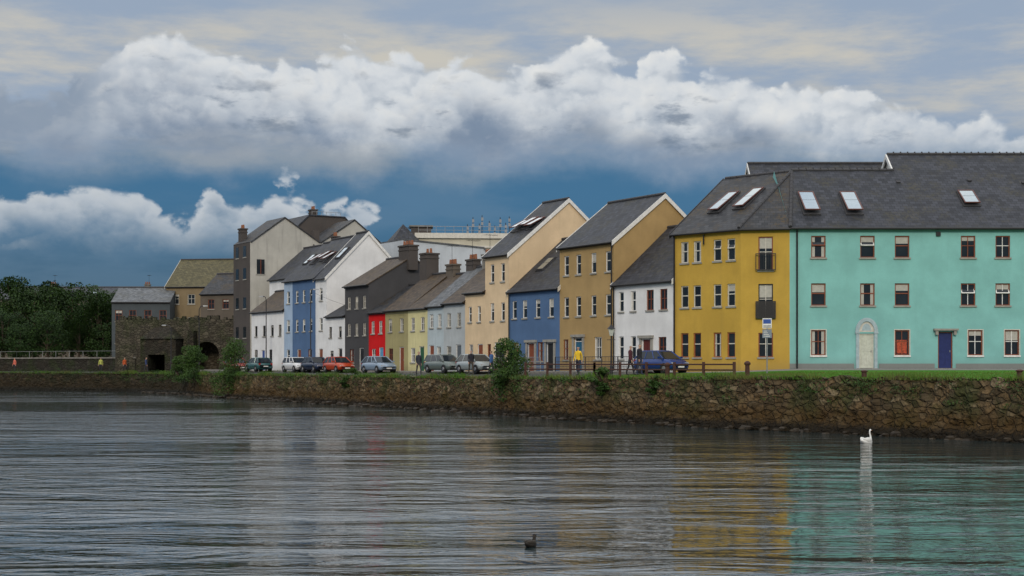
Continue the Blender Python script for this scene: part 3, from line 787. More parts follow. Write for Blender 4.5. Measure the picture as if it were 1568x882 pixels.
wm, g = newmat('water'); oc = g.n('ShaderNodeTexCoord').outputs['Object']
patch = g.sstep(g.noise(g.mapping(oc, (.35, 1.1, 1)), .06, 4, .6, dims='2D'), .35, .65, .45, 1.45)
n1 = g.noise(g.mapping(oc, (.45, 1.25, 1), rot=(0, 0, rad(9))), .75, 4, .52, .9, dims='2D')
n2 = g.noise(g.mapping(oc, (.6, 1.5, 1), rot=(0, 0, rad(-16))), 2.8, 2, .5, .6, dims='2D')
n3 = g.noise(g.mapping(oc, (.35, 1.2, 1), rot=(0, 0, rad(-5))), .22, 2, .5, .5, dims='2D')
h = g.mul(g.add(g.add(g.mul(n1, .085), g.mul(n2, .017)), g.mul(n3, .12)), patch)
bp = g.n('ShaderNodeBump'); g.put(bp.inputs['Height'], h); bp.inputs['Strength'].default_value = 1; bp.inputs['Distance'].default_value = 1
g.out((.020, .032, .034), .05, bp.outputs[0], spec=.5, ior=1.65)
m = MB(); m.poly([(-3000, -800, 0), (3000, -800, 0), (3000, 1500, 0), (-3000, 1500, 0)], wm); m.done('water')

# ------------------------------------------------------------------ VEGETATION
GRB = leaf_mat('grass_blades', (.045, .12, .012), (.09, .18, .025), (.13, .12, .04))
LEAFD = leaf_mat('tree_leaves', (.010, .028, .006), (.028, .060, .010), (.008, .022, .006))
LEAFB = leaf_mat('bush_leaves', (.018, .048, .009), (.05, .095, .016), (.015, .038, .008))
BARK = plain('bark', (.06, .045, .03), .9)
def grass():
    m = MB(); k = m.mid(GRB)
    N = len(QP)
    for c in range(30000):
        i = random.randrange(N); p, n = QP[i][0], QN[i]
        if p.x > 34 or p.x < -70: continue
        dens = noise.noise(Vector((i*.04, 2, 0)))
        if dens < random.uniform(-.6, .25): continue
        off = random.uniform(-.55, .2) ; q = p+n*off+Vector((random.uniform(-.1, .1), random.uniform(-.1, .1), -.05))
        hh = random.uniform(.08, .36)*(1+dens); a = random.uniform(0, 6.28); w = random.uniform(.015, .035)
        d = Vector((math.cos(a), math.sin(a), 0)); lean = Vector((random.uniform(-.1, .1), random.uniform(-.1, .1), 0))+n*.08
        b = len(m.v); m.v += [q-d*w, q+d*w, q+lean+Vector((0, 0, hh))]; m.f.append((b, b+1, b+2)); m.mi.append(k)
    for c in range(26000):
        t = random.random(); i = random.choice([2, 3, 4, 5]); fr = random.uniform(.01, .6)
        q = wpt(i).lerp(wpt(i+1), t).lerp(fpt(i).lerp(fpt(i+1), t), fr)
        hh = random.uniform(.03, .09); a = random.uniform(0, 6.28); w = .02; d = Vector((math.cos(a), math.sin(a), 0))
        b = len(m.v); m.v += [q-d*w, q+d*w, q+Vector((random.uniform(-.04, .04), 0, hh))]; m.f.append((b, b+1, b+2)); m.mi.append(k)
    m.done('grass_blades')
grass()
def leafcloud(m, k, c, rx, ry, rz, n, s):
    for _ in range(n):
        while True:
            v = Vector((random.uniform(-1, 1), random.uniform(-1, 1), random.uniform(-1, 1)))
            if .15 < v.length < 1: break
        v = v.normalized()*v.length**.6
        q = c+Vector((v.x*rx, v.y*ry, v.z*rz))
        a = Vector((random.gauss(0, 1), random.gauss(0, 1), random.gauss(0, 1))).normalized(); b2 = a.orthogonal().normalized()
        ss = s*random.uniform(.6, 1.3); i = len(m.v)
        m.v += [q-a*ss, q+b2*ss*.6, q+a*ss, q-b2*ss*.6]; m.f.append((i, i+1, i+2, i+3)); m.mi.append(k)
def tree_mesh(seed, h, r):
    random.seed(seed); m = MB(); k = m.mid(LEAFD)
    m.tube([(0, 0, -.3), (.1, 0, h*.25), (-.05, .1, h*.5), (0, 0, h*.8)], [.3, .24, .17, .06], BARK, 8)
    for i in range(42):
        a = random.uniform(0, 6.28); el = random.uniform(-.75, 1); rr = r*random.uniform(.35, 1)*math.sqrt(max(.1, 1-el*el*.8))
        c = Vector((math.cos(a)*rr, math.sin(a)*rr, h*.56+el*h*.38))
        if i % 3 == 0: m.tube([(0, 0, h*.35), c*.55+Vector((0, 0, h*.2)), c], [.1, .06, .025], BARK, 5)
        leafcloud(m, k, c, r*.33, r*.33, r*.26, 130, .17)
    return m
tm = []
for sd, h, r in ((1, 12, 3.6), (2, 13, 4.2), (3, 11, 3.8)):
    o = tree_mesh(sd, h, r).done('tree'); tm.append(o.data); bpy.data.objects.remove(o)
random.seed(11)
tpos = [(-74, 196, 0, 1.05), (-69, 199, 1, 1.02), (-65.5, 195, 2, 1.08), (-61.5, 199, 0, 1.05), (-57.5, 195, 2, 1.02), (-54, 196, 0, .92), (-78, 204, 1, 1.05), (-72, 206, 2, 1.15), (-66, 206, 1, 1.0), (-84, 200, 1, 1.0), (-59, 203, 0, 1.05), (-62, 190, 2, .75), (-68, 190, 0, .72), (-74, 190, 2, .78), (-57.5, 189, 0, .62), (-65, 188, 2, .6), (-71.5, 188, 2, .6), (-54.5, 189.5, 2, .6), (-55.5, 192, 1, .75)]
for x, y, i, s in tpos:
    o = bpy.data.objects.new('tree', tm[i]); col.objects.link(o); o.location = (x, y, 2.2); o.scale = (s,)*3; o.rotation_euler = (0, 0, random.uniform(0, 6))
def bush(name, x, y, z, rx, rz, n, hang=0):
    m = MB(); k = m.mid(LEAFB)
    for i in range(5):
        a = random.uniform(0, 6.28); m.tube([(0, 0, -.1), (math.cos(a)*rx*.3, math.sin(a)*rx*.3, rz*.5), (math.cos(a)*rx*.7, math.sin(a)*rx*.7, rz*1.3)], [.05, .03, .01], BARK, 5)
    for i in range(n):
        a = random.uniform(0, 6.28); rr = rx*random.uniform(.1, .85); zz = random.uniform(-hang, rz*1.7)
        sc = 1-.5*max(0, zz/(rz*1.7))
        leafcloud(m, k, Vector((math.cos(a)*rr*sc, math.sin(a)*rr*sc, zz)), rx*.3, rx*.3, rz*.28, 110, .07)
    m.done(name, loc=(x, y, z))
bush('bush', -.1, 87.0, 2.1, 1.5, 1.35, 60, 1.1)
bush('bush', -25.6, 131.0, 2.0, 2.1, 1.9, 70, 1.3)
bush('bush', -31.6, 140.5, 2.1, 1.9, 1.5, 50, .7)
bush('bush', -33.6, 143.2, 2.1, 1.3, 1.0, 24, .5)
bush('bush', 4.9, 77.2, 2.2, .9, .4, 20, .7)
bush('bush', 7.4, 73.4, 2.1, .6, .3, 12, .6)
bush('bush', -12.3, 109, 2.0, .9, .45, 16, .7)
def weeds():
    m = MB(); k = m.mid(LEAFB); N = len(QP)
    for c in range(380):
        i = random.randrange(N); p, n = QP[i][0], QN[i]
        if p.x > 34 or p.x < -60: continue
        z = random.choice([random.uniform(1.9, 2.4), random.uniform(1.9, 2.4), random.uniform(1.2, 2.3)])
        leafcloud(m, k, Vector((p.x, p.y, z))+n*.15, .5, .5, random.uniform(.1, .35), 45, .05)
    m.done('wall_vegetation')
weeds()

# ------------------------------------------------------------------ VEHICLES
def car(name, x, y, z, rot, colr, L=4.1, estate=False, s=.92):
    e = empty(name, (x, y, z), rot); pc = plain('car_paint_%.2f_%.2f_%.2f' % colr, colr, .25, metal=.2, spec=.6, var=.05)
    e.scale = (s, s, s)
    b = MB(); sc = L/4.1
    st = [(-2.05, .38, .70, .70), (-1.97, .25, .86, .80), (-1.6, .2, .93, .86), (-.6, .2, .95, .87), (.6, .2, .95, .87), (1.05, .2, .92, .86), (1.6, .22, .84, .84), (1.93, .26, .70, .78), (2.05, .36, .56, .66)]
    rings = []
    for sx, zb, zt, hw in st:
        r = [(-hw*.9, zb), (-hw, zb+.14), (-hw*1.01, (zb+zt)/2), (-hw*.97, zt-.08), (-hw*.86, zt), (hw*.86, zt), (hw*.97, zt-.08), (hw*1.01, (zb+zt)/2), (hw, zb+.14), (hw*.9, zb)]
        rings.append([len(b.v)+i for i in range(10)]); b.v += [Vector((sx*sc, yy, zz)) for yy, zz in r]
    k = b.mid(pc)
    for r0, r1 in zip(rings, rings[1:]):
        for i in range(10): b.f.append((r0[i], r0[(i+1) % 10], r1[(i+1) % 10], r1[i])); b.mi.append(k)
    b.f.append(tuple(rings[0])); b.mi.append(k); b.f.append(tuple(rings[-1][::-1])); b.mi.append(k)
    b.done('body', e, smooth=True)
    c = MB(); xb0, xb1, xt0, xt1 = (-1.9, 1.12, -1.72 if estate else -1.35, .3)
    zb, zt, wb, wt = .93, 1.43, .80, .62
    xb0, xb1, xt0, xt1 = [q*sc for q in (xb0, xb1, xt0, xt1)]
    base = [(xb0, -wb, zb), (xb1, -wb, zb), (xb1, wb, zb), (xb0, wb, zb)]; top = [(xt0, -wt, zt), (xt1, -wt, zt), (xt1, wt, zt), (xt0, wt, zt)]
    c.hexa(base+top, GLASS)
    c.hexa([(xt0-.03, -wt-.02, zt-.02), (xt1+.05, -wt-.02, zt-.02), (xt1+.05, wt+.02, zt-.02), (xt0-.03, wt+.02, zt-.02), (xt0+.1, -wt+.1, zt+.05), (xt1-.1, -wt+.1, zt+.05), (xt1-.1, wt-.1, zt+.05), (xt0+.1, wt-.1, zt+.05)], pc)
    for i in range(4): c.tube([base[i], top[i]], .045, pc, 6)
    for f in (.36, .68):
        for sy in (-1, 1):
            c.tube([(xb0+(xb1-xb0)*f, sy*(wb+.0), zb), (xt0+(xt1-xt0)*f, sy*(wt+.0), zt)], .035, pc, 6)
    for sy in (-1, 1): c.box(.85*sc, 1.0*sc, sy*.98-.09, sy*.98+.09, .95, 1.08, pc)
    c.done('cabin', e)
    w = MB()
    tyre = plain('tyre', (.012, .012, .012), .8); hub = plain('alloy', (.3, .3, .32), .4, metal=.6)
    for wx in (-1.28*sc, 1.28*sc):
        for sy in (-1, 1):
            w.tube([(wx, sy*.64, .31), (wx, sy*.885, .31)], .35, BLACK, 18)
            w.tube([(wx, sy*.66, .31), (wx, sy*.87, .31), (wx, sy*.90, .31)], [.30, .30, .27], tyre, 18); w.tube([(wx, sy*.88, .31), (wx, sy*.912, .31)], [.17, .15], hub, 10)
    w.done('wheels', e)
    l = MB(); lamp = plain('headlamp', (.7, .72, .75), .1, metal=.5); red = plain('tail_lamp', (.35, .01, .01), .3)
    for sy in (-1, 1):
        l.box(1.86*sc, 1.975*sc, sy*.58-.16, sy*.58+.16, .56, .70, lamp); l.box(-2.03*sc, -1.9*sc, sy*.66-.1, sy*.66+.1, .66, .88, red)
    l.box(2.0*sc, 2.07*sc, -.26, .26, .36, .46, WHITE); l.box(-2.08*sc, -2.0*sc, -.26, .26, .5, .6, WHITE)
    l.box(1.97*sc, 2.06*sc, -.5, .5, .47, .54, BLACK); l.box(1.9*sc, 2.04*sc, -.6, .6, .24, .34, BLACK)
    l.done('lights_and_plates', e)
def carat(s, off, c, L=4.1, flip=False, estate=False, dr=0):
    p = sp(s, off); car('parked_car', p.x, p.y, zg(s)-.04, ROT+(math.pi if flip else 0)+dr, c, L, estate)
carat(-1.6, 2.2, (.012, .04, .18), 3.7, dr=.1)
carat(19.7, 2.6, (.28, .32, .33), 4.1); carat(24.5, 2.6, (.12, .15, .14), 4.4, estate=True)
carat(35.6, 2.6, (.22, .29, .38), 4.1); carat(43.4, 2.6, (.42, .05, .010), 3.9); carat(48.2, 2.6, (.012, .02, .05), 4.1)
carat(52.6, 2.6, (.62, .63, .64), 4.1, estate=True); carat(62, 2.6, (.03, .10, .10), 4.1, flip=True)
carat(67, 3.0, (.25, .02, .02), 4.0)

# ------------------------------------------------------------------ STREET FURNITURE
def heritage_lamp(x, y, z, h):
    m = MB(); m.tube([(0, 0, 0), (0, 0, .5), (0, 0, .55), (0, 0, h-.5)], [.11, .09, .05, .035], IRON, 10)
    m.box(-.25, .25, -.02, .02, h-.75, h-.72, IRON)
    a, b = .09, .17
    m.hexa([(-a, -a, h-.5), (a, -a, h-.5), (a, a, h-.5), (-a, a, h-.5), (-b, -b, h-.1), (b, -b, h-.1), (b, b, h-.1), (-b, b, h-.1)], plain('lantern_glass', (.5, .52, .5), .1))
    m.tube([(0, 0, h-.1), (0, 0, h+.08), (0, 0, h+.2)], [.26, .1, .015], IRON, 8)
    m.done('street_lamp', loc=(x, y, z))
heritage_lamp(5.9, 84.6, 2.5, 2.8)
def lamp_post(x, y, z, h, rot, arm=1.2):
    m = MB(); m.tube([(0, 0, 0), (0, 0, 1.2), (0, 0, 1.25), (0, 0, h-.3), (arm*.3, 0, h), (arm, 0, h+.08)], [.09, .09, .06, .045, .04, .035], IRON, 8)
    m.hexa([(arm-.05, -.12, h), (arm+.45, -.09, h+.03), (arm+.45, .09, h+.03), (arm-.05, .12, h), (arm-.05, -.08, h+.12), (arm+.4, -.06, h+.1), (arm+.4, .06, h+.1), (arm-.05, .08, h+.12)], GREYM)
    m.done('street_lamp', loc=(x, y, z), rot=rot)
p = sp(52.6, 1.2); lamp_post(p.x, p.y, 2.4, 7.6, rad(-20), .35)
p = sp(63.5, 1.2); lamp_post(p.x, p.y, 2.4, 7.4, rad(160), .35)
lamp_post(-36.2, 151, 2.2, 5.0, rad(170), .6); lamp_post(-33.0, 150, 2.2, 7, rad(0), .5)
def sign(x, y, z):
    e = empty('parking_sign', (x, y, z), rad(-8)); m = MB()
    m.tube([(0, 0, 0), (0, 0, 2.95)], .035, GREYM, 8); m.done('post', e)
    b = MB(); b.box(-.24, .24, -.065, -.045, 2.45, 2.98, WHITE); b.box(-.24, .24, -.06, -.045, 1.95, 2.40, plain('grey_sign', (.2, .24, .3), .5))
    b.box(-.2, .2, -.072, -.066, 2.7, 2.93, plain('sign_blue', (.02, .08, .35), .5)); b.box(-.2, .2, -.072, -.066, 2.5, 2.53, BLACK); b.box(-.2, .2, -.072, -.066, 2.57, 2.6, BLACK)
    for i in range(4): b.box(-.18, .14-.05*i, -.068, -.061, 2.02+.09*i, 2.05+.09*i, WHITE)
    b.done('panels', e)
sign(13.45, 75, 2.55)
RT = plain('rail_timber', (.06, .022, .014), .7)
def timber_rail():
    m = MB(); P = [Vector((.8, 85)), Vector((4.6, 79.3)), Vector((11.0, 70.4))]
    for a, b in zip(P, P[1:]):
        n = int((b-a).length/2.1)
        for i in range(n+1):
            q = a.lerp(b, i/n); m.box(q.x-.07, q.x+.07, q.y-.07, q.y+.07, 2.2, 3.22+random.uniform(-.03, .03), RT)
            if i < n:
                r = a.lerp(b, (i+1)/n); d = (r-q).normalized()*.075
                for z in (2.82, 3.1): m.tube([(q.x+d.x, q.y+d.y, z), (r.x-d.x, r.y-d.y, z)], .045, RT, 6)
    m.done('timber_railing')
timber_rail()
def bollard(x, y, z, h=.75, r=.13):
    m = MB(); m.tube([(0, 0, 0), (0, 0, h*.75), (0, 0, h*.8), (0, 0, h*.9), (0, 0, h)], [r, r*.85, r*1.25, r*1.25, r*.5], RT, 12); m.done('mooring_bollard', loc=(x, y, z))
for x, y, z, h in ((11.75, 71.0, 2.42, .85), (15.9, 64.2, 2.45, .4), (20.7, 58.0, 2.5, .4), (-1, 90, 2.25, .6), (8.1, 74.1, 2.4, .8)): bollard(x, y, z, h)
def metal_rail(name, P, z, h=1.05, mat=GREYM, step=1.5, bars=False, lv=(.35, .68, 1.0)):
    m = MB()
    for a, b in zip(P, P[1:]):
        a, b = Vector(a), Vector(b); n = max(1, int((b-a).length/step))
        for i in range(n+1):
            q = a.lerp(b, i/n); m.tube([(q.x, q.y, z), (q.x, q.y, z+h)], .03, mat, 6)
        for k in lv: m.tube([(a.x, a.y, z+h*k), (b.x, b.y, z+h*k)], .02, mat, 6)
        if bars:
            n = int((b-a).length/.16)
            for i in range(n): q = a.lerp(b, (i+.5)/n); m.tube([(q.x, q.y, z+.1), (q.x, q.y, z+h)], .01, mat, 4)
    m.done(name)
metal_rail('metal_railing', [sp(2, 1.5), sp(11, 1.5)], 2.6, 1.0, IRON, bars=True)
metal_rail('metal_railing', [sp(13, 1.4), sp(19, 1.4)], 2.6, 1.0, GREYM, bars=True)
BRP = [(-43.0, 163.2), (-47.5, 168.5), (-62, 178), (-130, 190)]
metal_rail('bridge_railing', BRP, 3.95, .75, plain('pale_rail', (.22, .23, .23), .6), 2.2, lv=(1.0,))
m = MB(); BST = stone_mat('bridge_stone', ((.035, .032, .026), (.025, .022, .018), (.055, .05, .04)), 1.6)
for a, b in zip(BRP, BRP[1:]):
    a, b = Vector(a), Vector(b); n = (b-a).normalized(); q = Vector((-n.y, n.x))*.25
    m.hexa([(a.x-q.x, a.y-q.y, 1.6), (b.x-q.x, b.y-q.y, 1.6), (b.x+q.x, b.y+q.y, 1.6), (a.x+q.x, a.y+q.y, 1.6), (a.x-q.x, a.y-q.y, 3.8), (b.x-q.x, b.y-q.y, 3.8), (b.x+q.x, b.y+q.y, 3.8), (a.x+q.x, a.y+q.y, 3.8)], BST)
    q *= 1.4
    m.hexa([(a.x-q.x, a.y-q.y, 3.8), (b.x-q.x, b.y-q.y, 3.8), (b.x+q.x, b.y+q.y, 3.8), (a.x+q.x, a.y+q.y, 3.8), (a.x-q.x, a.y-q.y, 3.96), (b.x-q.x, b.y-q.y, 3.96), (b.x+q.x, b.y+q.y, 3.96), (a.x+q.x, a.y+q.y, 3.96)], CONC)
m.done('stone_bridge')
def wire(a, b, sag=.5):
    m = MB(); a, b = Vector(a), Vector(b)
    m.tube([a.lerp(b, i/12)-Vector((0, 0, sag*4*(i/12)*(1-i/12))) for i in range(13)], .012, BLACK, 4); m.done('overhead_wire')
a = sp(52.6, 1.2); b = sp(36, .1); wire((a.x, a.y, 9.9), (b.x, b.y, 7.3))

# ------------------------------------------------------------------ PEOPLE
def person(name, x, y, z, rot, top, legs, h=1.72, stride=.0, hair=(.03, .02, .012)):
    me = bpy.data.meshes.new('tmp'); V = []; E = []; Rr = []
    def a(co, r, par=None):
        V.append(co); Rr.append(r if isinstance(r, tuple) else (r, r))
        if par is not None: E.append((par, len(V)-1))
        return len(V)-1
    pel = a((0, 0, .95), (.15, .11)); sp1 = a((0, .0, 1.12), (.135, .10), pel); ch = a((0, .01, 1.32), (.165, .115), sp1); nb = a((0, .015, 1.45), (.09, .08), ch)
    nk = a((0, .0, 1.51), .052, nb); hl = a((0, -.015, 1.57), (.062, .072), nk); hc = a((0, -.005, 1.645), (.074, .092), hl); a((0, .0, 1.70), (.055, .07), hc)
    for sx in (-1, 1):
        st = stride*sx
        hp = a((sx*.095, 0, .88), .095, pel); kn = a((sx*.1, -st*.45-.01, .50), .06, hp); ca = a((sx*.1, -st*.75+.02, .32), .055, kn); an = a((sx*.1, -st*.95+.02, .09), .037, ca); a((sx*.115, -st*.95-.16, .035), (.04, .03), an)
        sh = a((sx*.165, .01, 1.40), .062, ch); el = a((sx*.22, .03+st*.3, 1.13), .044, sh); wr = a((sx*.235, -.05+st*.6, .90), .028, el); pa = a((sx*.24, -.065+st*.65, .83), (.018, .036), wr)
        for fi, (dy, ln) in enumerate(((-.028, .065), (-.010, .078), (.009, .072), (.026, .056))):
            b0 = a((sx*.242, -.068+st*.65+dy, .795), .0095, pa); a((sx*.232, -.072+st*.65+dy, .795-ln), .008, b0)
        t0 = a((sx*.225, -.10+st*.65, .84), .011, pa); a((sx*.215, -.122+st*.65, .80), .009, t0)
    me.from_pydata(V, E, []); o = bpy.data.objects.new('tmp', me); col.objects.link(o)
    md = o.modifiers.new('s', 'SKIN'); sv = me.skin_vertices[0].data
    for i, r in enumerate(Rr): sv[i].radius = r
    sv[0].use_root = True
    ss = o.modifiers.new('u', 'SUBSURF'); ss.levels = 1
    dg = bpy.context.evaluated_depsgraph_get(); nm = bpy.data.meshes.new_from_object(o.evaluated_get(dg)); bpy.data.objects.remove(o)
    mats = [plain('cloth_%.2f%.2f%.2f' % top, top, .9), plain('cloth_%.2f%.2f%.2f' % legs, legs, .9), plain('skin', (.5, .3, .22), .6), plain('hair_%.2f' % hair[0], hair, .7), BLACK]
    nm.materials.clear()
    for mm in mats: nm.materials.append(mm)
    for p in nm.polygons:
        c = p.center; p.use_smooth = True
        if c.z > 1.49: p.material_index = 3 if (c.z > 1.675 or (c.y > .02 and c.z > 1.56)) else 2
        elif c.z < .08: p.material_index = 4
        elif abs(c.x) > .18 and c.z < .89: p.material_index = 2
        elif c.z < .93 and abs(c.x) < .2: p.material_index = 1
        else: p.material_index = 0
    e = empty(name, (x, y, z), rot); b = bpy.data.objects.new('body', nm); col.objects.link(b); b.parent = e; e.scale = (h/1.72,)*3
    f = MB()
    for sx in (-1, 1): f.tube([(sx*.03, -.094, 1.645), (sx*.03, -.103, 1.645)], [.011, .006], BLACK, 8); f.tube([(sx*.076, 0, 1.61), (sx*.084, .01, 1.66)], [.01, .016], mats[2], 6)
    f.tube([(0, -.09, 1.655), (0, -.118, 1.61), (0, -.095, 1.60)], [.008, .015, .01], mats[2], 6); f.box(-.022, .022, -.096, -.088, 1.575, 1.582, plain('lips', (.35, .1, .09)))
    f.done('face', e)
person('pedestrian', -6.7, 102.2, 2.24, rad(30), (.03, .035, .05), (.05, .05, .06), 1.80, .2)
person('pedestrian', 4.0, 86.0, 2.43, rad(-30), (.75, .5, .03), (.03, .03, .05), 1.75, .15)
person('pedestrian', 6.8, 81.6, 2.46, rad(60), (.08, .02, .03), (.02, .02, .03), 1.72, .2)
person('pedestrian', 7.35, 81.9, 2.47, rad(50), (.02, .02, .025), (.04, .05, .1), 1.80, .1)
person('pedestrian', -1.4, 96.5, 2.33, rad(-120), (.05, .12, .3), (.03, .03, .04), 1.7, .2)
person('pedestrian', -2.9, 100.6, 2.35, rad(20), (.02, .02, .03), (.06, .05, .04), 1.75, .2)
person('pedestrian', -44.2, 162.3, 2.15, rad(40), (.5, .1, .03), (.03, .03, .04), 1.75, .15)
person('pedestrian', -47.6, 164.6, 2.15, rad(0), (.4, .42, .1), (.03, .03, .04), 1.75, .1)
person('pedestrian', -41.0, 159.4, 2.15, rad(80), (.04, .06, .15), (.03, .03, .04), 1.75, .2)
person('pedestrian', -60.5, 173.0, 2.15, rad(-40), (.6, .15, .1), (.03, .03, .04), 1.75, .1)

# ------------------------------------------------------------------ BIRDS
def swan(x, y, rot, s=1):
    e = empty('swan', (x, y, -.03), rot); w = plain('swan_white', (.72, .72, .70), .7, var=.1); e.scale = (s,)*3
    m = MB(); m.tube([(-.62, 0, .22), (-.5, 0, .18), (-.3, 0, .12), (0, 0, .09), (.25, 0, .10), (.42, 0, .13), (.5, 0, .16)], [(.02, .01), (.08, .06), (.19, .15), (.25, .19), (.22, .17), (.13, .11), (.03, .03)], w, 16)
    m.tube([(.36, 0, .12), (.48, 0, .24), (.46, 0, .40), (.38, 0, .54), (.38, 0, .66), (.45, 0, .72), (.53, 0, .70)], [.10, .065, .045, .038, .038, .046, .03], w, 12)
    m.done('body', e, smooth=True)
    for sy in (-1, 1):
        q = MB(); q.tube([(.25, sy*.17, .16), (.1, sy*.22, .20), (-.2, sy*.2, .24), (-.5, sy*.08, .28)], [(.04, .05), (.05, .13), (.05, .12), (.01, .02)], w, 10); q.done('wing', e, smooth=True)
    b = MB(); b.tube([(.52, 0, .70), (.60, 0, .675), (.66, 0, .66)], [(.026, .022), (.02, .016), (.01, .006)], plain('orange_bill', (.6, .18, .02), .5), 8)
    b.tube([(.50, 0, .715), (.545, 0, .715)], [.02, .012], BLACK, 6)
    for sy in (-1, 1): b.tube([(.47, sy*.038, .73), (.47, sy*.045, .73)], .007, BLACK, 6)
    b.done('bill', e)
swan(14.0, 56.2, rad(48), .74)
def duck(x, y, rot, s=1):
    e = empty('duck', (x, y, 0), rot); d = plain('duck_brown', (.025, .02, .015), .8, var=.5, scale=30); e.scale = (s,)*3
    m = MB(); m.tube([(-.27, 0, .10), (-.2, 0, .075), (-.08, 0, .05), (.06, 0, .045), (.15, 0, .06), (.19, 0, .08)], [(.01, .008), (.05, .035), (.095, .075), (.1, .08), (.06, .055), (.02, .02)], d, 14)
    m.tube([(.13, 0, .08), (.165, 0, .14), (.17, 0, .18), (.185, 0, .21), (.2, 0, .225)], [.045, .032, .034, .042, .02], d, 12); m.done('body', e, smooth=True)
    b = MB(); b.tube([(.21, 0, .205), (.25, 0, .195), (.275, 0, .19)], [(.016, .012), (.016, .008), (.012, .004)], plain('duck_bill', (.15, .12, .03), .5), 8)
    for sy in (-1, 1): b.tube([(.2, sy*.034, .215), (.2, sy*.04, .215)], .005, BLACK, 5)
    b.done('bill', e)
    for sy in (-1, 1):
        q = MB(); q.tube([(.08, sy*.07, .08), (0, sy*.09, .09), (-.15, sy*.06, .11), (-.24, sy*.02, .125)], [(.01, .02), (.02, .045), (.015, .035), (.004, .006)], plain('duck_wing', (.05, .04, .03), .8, var=.5, scale=40), 8); q.done('wing', e, smooth=True)
duck(.32, 24.2, rad(65), .85)

# ------------------------------------------------------------------ SKY / LIGHT
SUN_EL, SUN_AZ = 27, 185   # azimuth clockwise from +Y (view direction)
w = bpy.data.worlds.new('World'); scene.world = w; w.use_nodes = True
g = G(w.node_tree)
D = g.n('ShaderNodeTexCoord').outputs['Generated']
x, y, z = g.sep(D)
az = g.m('ARCTAN2', x, y); el = g.m('ARCSINE', z)
A = g.mul(az, 2.178); E = g.mul(el, 2.178)
P = g.comb(A, g.mul(E, 1.35), 0)
def nz(vec, sc, det, ro=.55): return g.noise(vec, sc, det, ro, dims='2D')
fb = nz(P, 5, 7, .58); fb2 = nz(g.mapping(P, loc=(4, 2, 0)), 7, 6, .58)
wv = g.n('ShaderNodeVectorMath', operation='ADD'); g.put(wv.inputs[0], P); g.put(wv.inputs[1], g.comb(g.mul(fb, .14), g.mul(fb2, .12), 0))
PW = wv.outputs[0]
def bil(vec):
    a = g.vor(vec, 9, 'SMOOTH_F1', 0, smooth=.5, dims='2D'); b = g.vor(vec, 24, 'SMOOTH_F1', 1, smooth=.5, dims='2D')
    return g.sub(g.sub(1, g.mul(a, .75)), g.mul(b, .30))
b0 = bil(PW)
b1 = bil(g.mapping(PW, loc=(-.008, .020, 0)))
rl = g.mul(g.add(g.sub(b0, b1), g.mul(g.sub(fb, nz(g.mapping(P, loc=(-.006, .015, 0)), 5, 7, .58)), .9)), 1.8)
tA = g.mul(g.add(A, 1.0), .5)
def cv(pts): return [((u-.784+1)/2, v) for u, v in pts]
T1 = g.curve(tA, cv([(-.21, .40), (0, .405), (.10, .412), (.165, .42), (.19, .463), (.27, .485), (.40, .478), (.5, .472), (.6, .462), (.7, .472), (.8, .460), (.86, .478), (.905, .496), (.96, .468), (1.0, .474), (1.06, .445), (1.15, .453), (1.2, .43), (1.3, .405), (1.4, .39), (1.5, .345), (1.568, .325), (1.78, .31)]))
q = g.add(g.sub(T1, E), g.add(g.mul(g.sub(b0, .60), .085), g.mul(g.sub(fb, .5), .045)))
m1 = g.sstep(q, -.003, .015)
left = g.sstep(A, -.54, -.66)
wh = g.mix(left, (.70, .73, .76), (.28, .34, .43))
sh = g.sstep(g.add(q, g.add(g.mul(g.sub(fb2, .5), .15), g.mul(g.sub(fb, .5), .08))), .04, .145)
c1 = g.mix(sh, wh, (.20, .262, .365))
up_ = g.m('MULTIPLY', g.m('MAXIMUM', rl, 0), .9, clamp=True); dn_ = g.m('MULTIPLY', g.m('MAXIMUM', g.mul(rl, -1), 0), .85, clamp=True)
lit = g.mul(g.sub(1, g.mul(sh, .75)), g.sub(1, g.mul(left, .7)))
c1 = g.mix(g.mul(up_, lit), c1, (.93, .91, .86))
c1 = g.mix(g.mul(dn_, g.sub(1, g.mul(sh, .5))), c1, (.24, .31, .41))
dp = g.mul(g.sstep(nz(g.mapping(P, (1, 2.0, 1), loc=(1.3, .4, 0)), 6.0, 6, .6), .54, .68, 0, .75), g.mul(g.sstep(q, .03, .07), g.sstep(q, .17, .11)))
c1 = g.mix(dp, c1, (.14, .19, .27))
m1 = g.mul(m1, g.sstep(g.add(E, g.mul(g.sub(fb, .5), .12)), .27, .365))
stk = nz(g.mapping(P, (1.0, 3.2, 1)), 2.6, 6, .6)
cream = g.mul(g.sstep(stk, .38, .70), g.sstep(E, .60, .46))
up = g.mix(cream, (.33, .41, .53), (.62, .59, .52))
low = g.mix(g.sstep(E, .08, .26), (.024, .09, .17), (.04, .15, .29))
low = g.mix(g.sstep(nz(g.mapping(P, (1, 3, 1), loc=(3, 1, 0)), 3, 5, .55), .42, .68, 0, .40), low, (.12, .215, .33))
low = g.mix(g.sstep(A, .15, .8, 0, .3), low, (.14, .24, .37))
sheet = g.add(E, g.mul(g.sub(fb, .5), .10))
bg = g.mix(g.sstep(sheet, .26, .36), low, up)
T2 = g.curve(tA, cv([(-.21, .23), (0, .243), (.06, .255), (.13, .275), (.19, .262), (.24, .25), (.285, .225), (.31, .243), (.35, .252), (.395, .235), (.43, .268), (.47, .25), (.5, .228), (.55, .245), (.59, .215), (.65, .17), (.78, .09), (1.78, .05)]))
q2 = g.add(g.sub(T2, E), g.add(g.mul(g.sub(b0, .60), .10), g.mul(g.sub(fb2, .5), .13)))
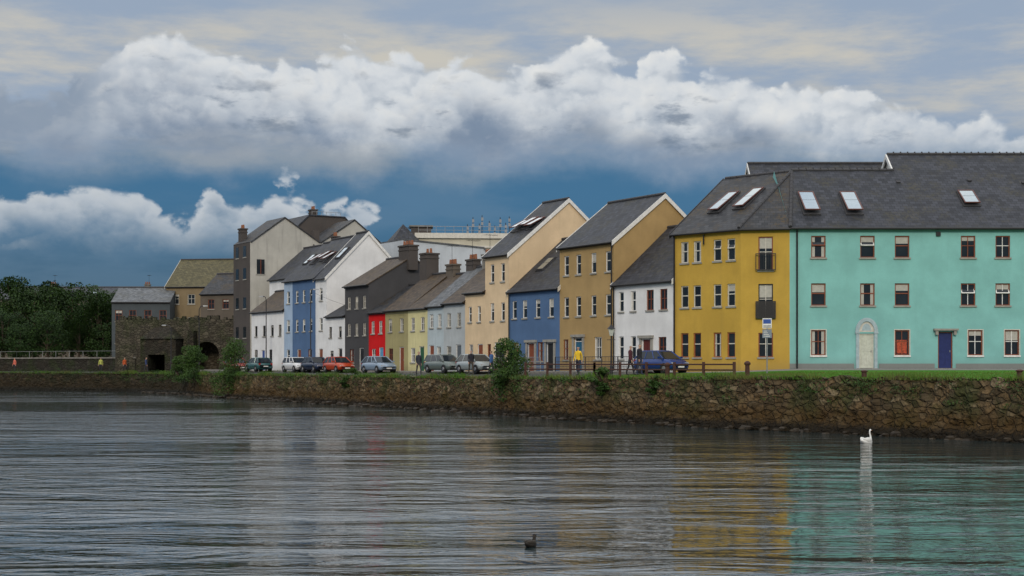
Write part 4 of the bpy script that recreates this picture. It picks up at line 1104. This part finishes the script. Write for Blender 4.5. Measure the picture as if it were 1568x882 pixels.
m2 = g.mul(g.sstep(q2, -.004, .016), g.sstep(g.add(E, g.mul(g.sub(fb, .5), .10)), .14, .23))
c2 = g.mix(g.sstep(g.add(q2, g.mul(g.sub(fb, .5), .14)), .01, .09), (.56, .60, .65), (.135, .225, .34))
c2 = g.mix(g.mul(up_, .7), c2, (.74, .74, .72)); c2 = g.mix(dn_, c2, (.15, .24, .35))
bg = g.mix(g.mul(m2, .93), bg, c2)
cc = g.mix(m1, bg, c1)
over = g.mix(g.sstep(fb, .35, .7), (.90, 1.0, 1.15), (1.6, 1.55, 1.45))
cc = g.mix(g.sstep(E, .565, .74), cc, over)
cc = g.mix(g.sstep(E, 0, -.05), cc, (.03, .05, .06))
sk = g.n('ShaderNodeTexSky', sky_type='NISHITA'); sk.sun_disc = False
sk.sun_elevation = rad(SUN_EL); sk.sun_rotation = rad(SUN_AZ)
x10 = g.n('ShaderNodeVectorMath', operation='SCALE'); g.put(x10.inputs[0], cc); x10.inputs['Scale'].default_value = 9.3
fin = g.mix(.05, x10.outputs[0], sk.outputs[0])
bgd = g.n('ShaderNodeBackground'); g.put(bgd.inputs[0], fin); bgd.inputs[1].default_value = .1
o = g.n('ShaderNodeOutputWorld'); g.t.links.new(bgd.outputs[0], o.inputs[0])

sd = bpy.data.lights.new('sun', 'SUN'); sd.energy = 1.4; sd.angle = rad(10); sd.color = (1, .86, .68)
so = bpy.data.objects.new('sun', sd); col.objects.link(so)
ea, aa = rad(SUN_EL), rad(SUN_AZ)
dirv = Vector((math.sin(aa)*math.cos(ea), math.cos(aa)*math.cos(ea), math.sin(ea)))
so.rotation_euler = dirv.to_track_quat('Z', 'Y').to_euler(); so.location = (0, 0, 60)

# ------------------------------------------------------------------ CAMERA
cd = bpy.data.cameras.new('camera'); cam = bpy.data.objects.new('camera', cd); col.objects.link(cam)
cam.location = (0, 0, EYE); cam.rotation_euler = (rad(90), 0, 0)
cd.sensor_width = 36; cd.lens = 50; cd.shift_y = 117/1568; cd.clip_end = 6000
scene.camera = cam
scene.view_settings.view_transform = 'Standard'; scene.view_settings.look = 'None'; scene.view_settings.exposure = 0
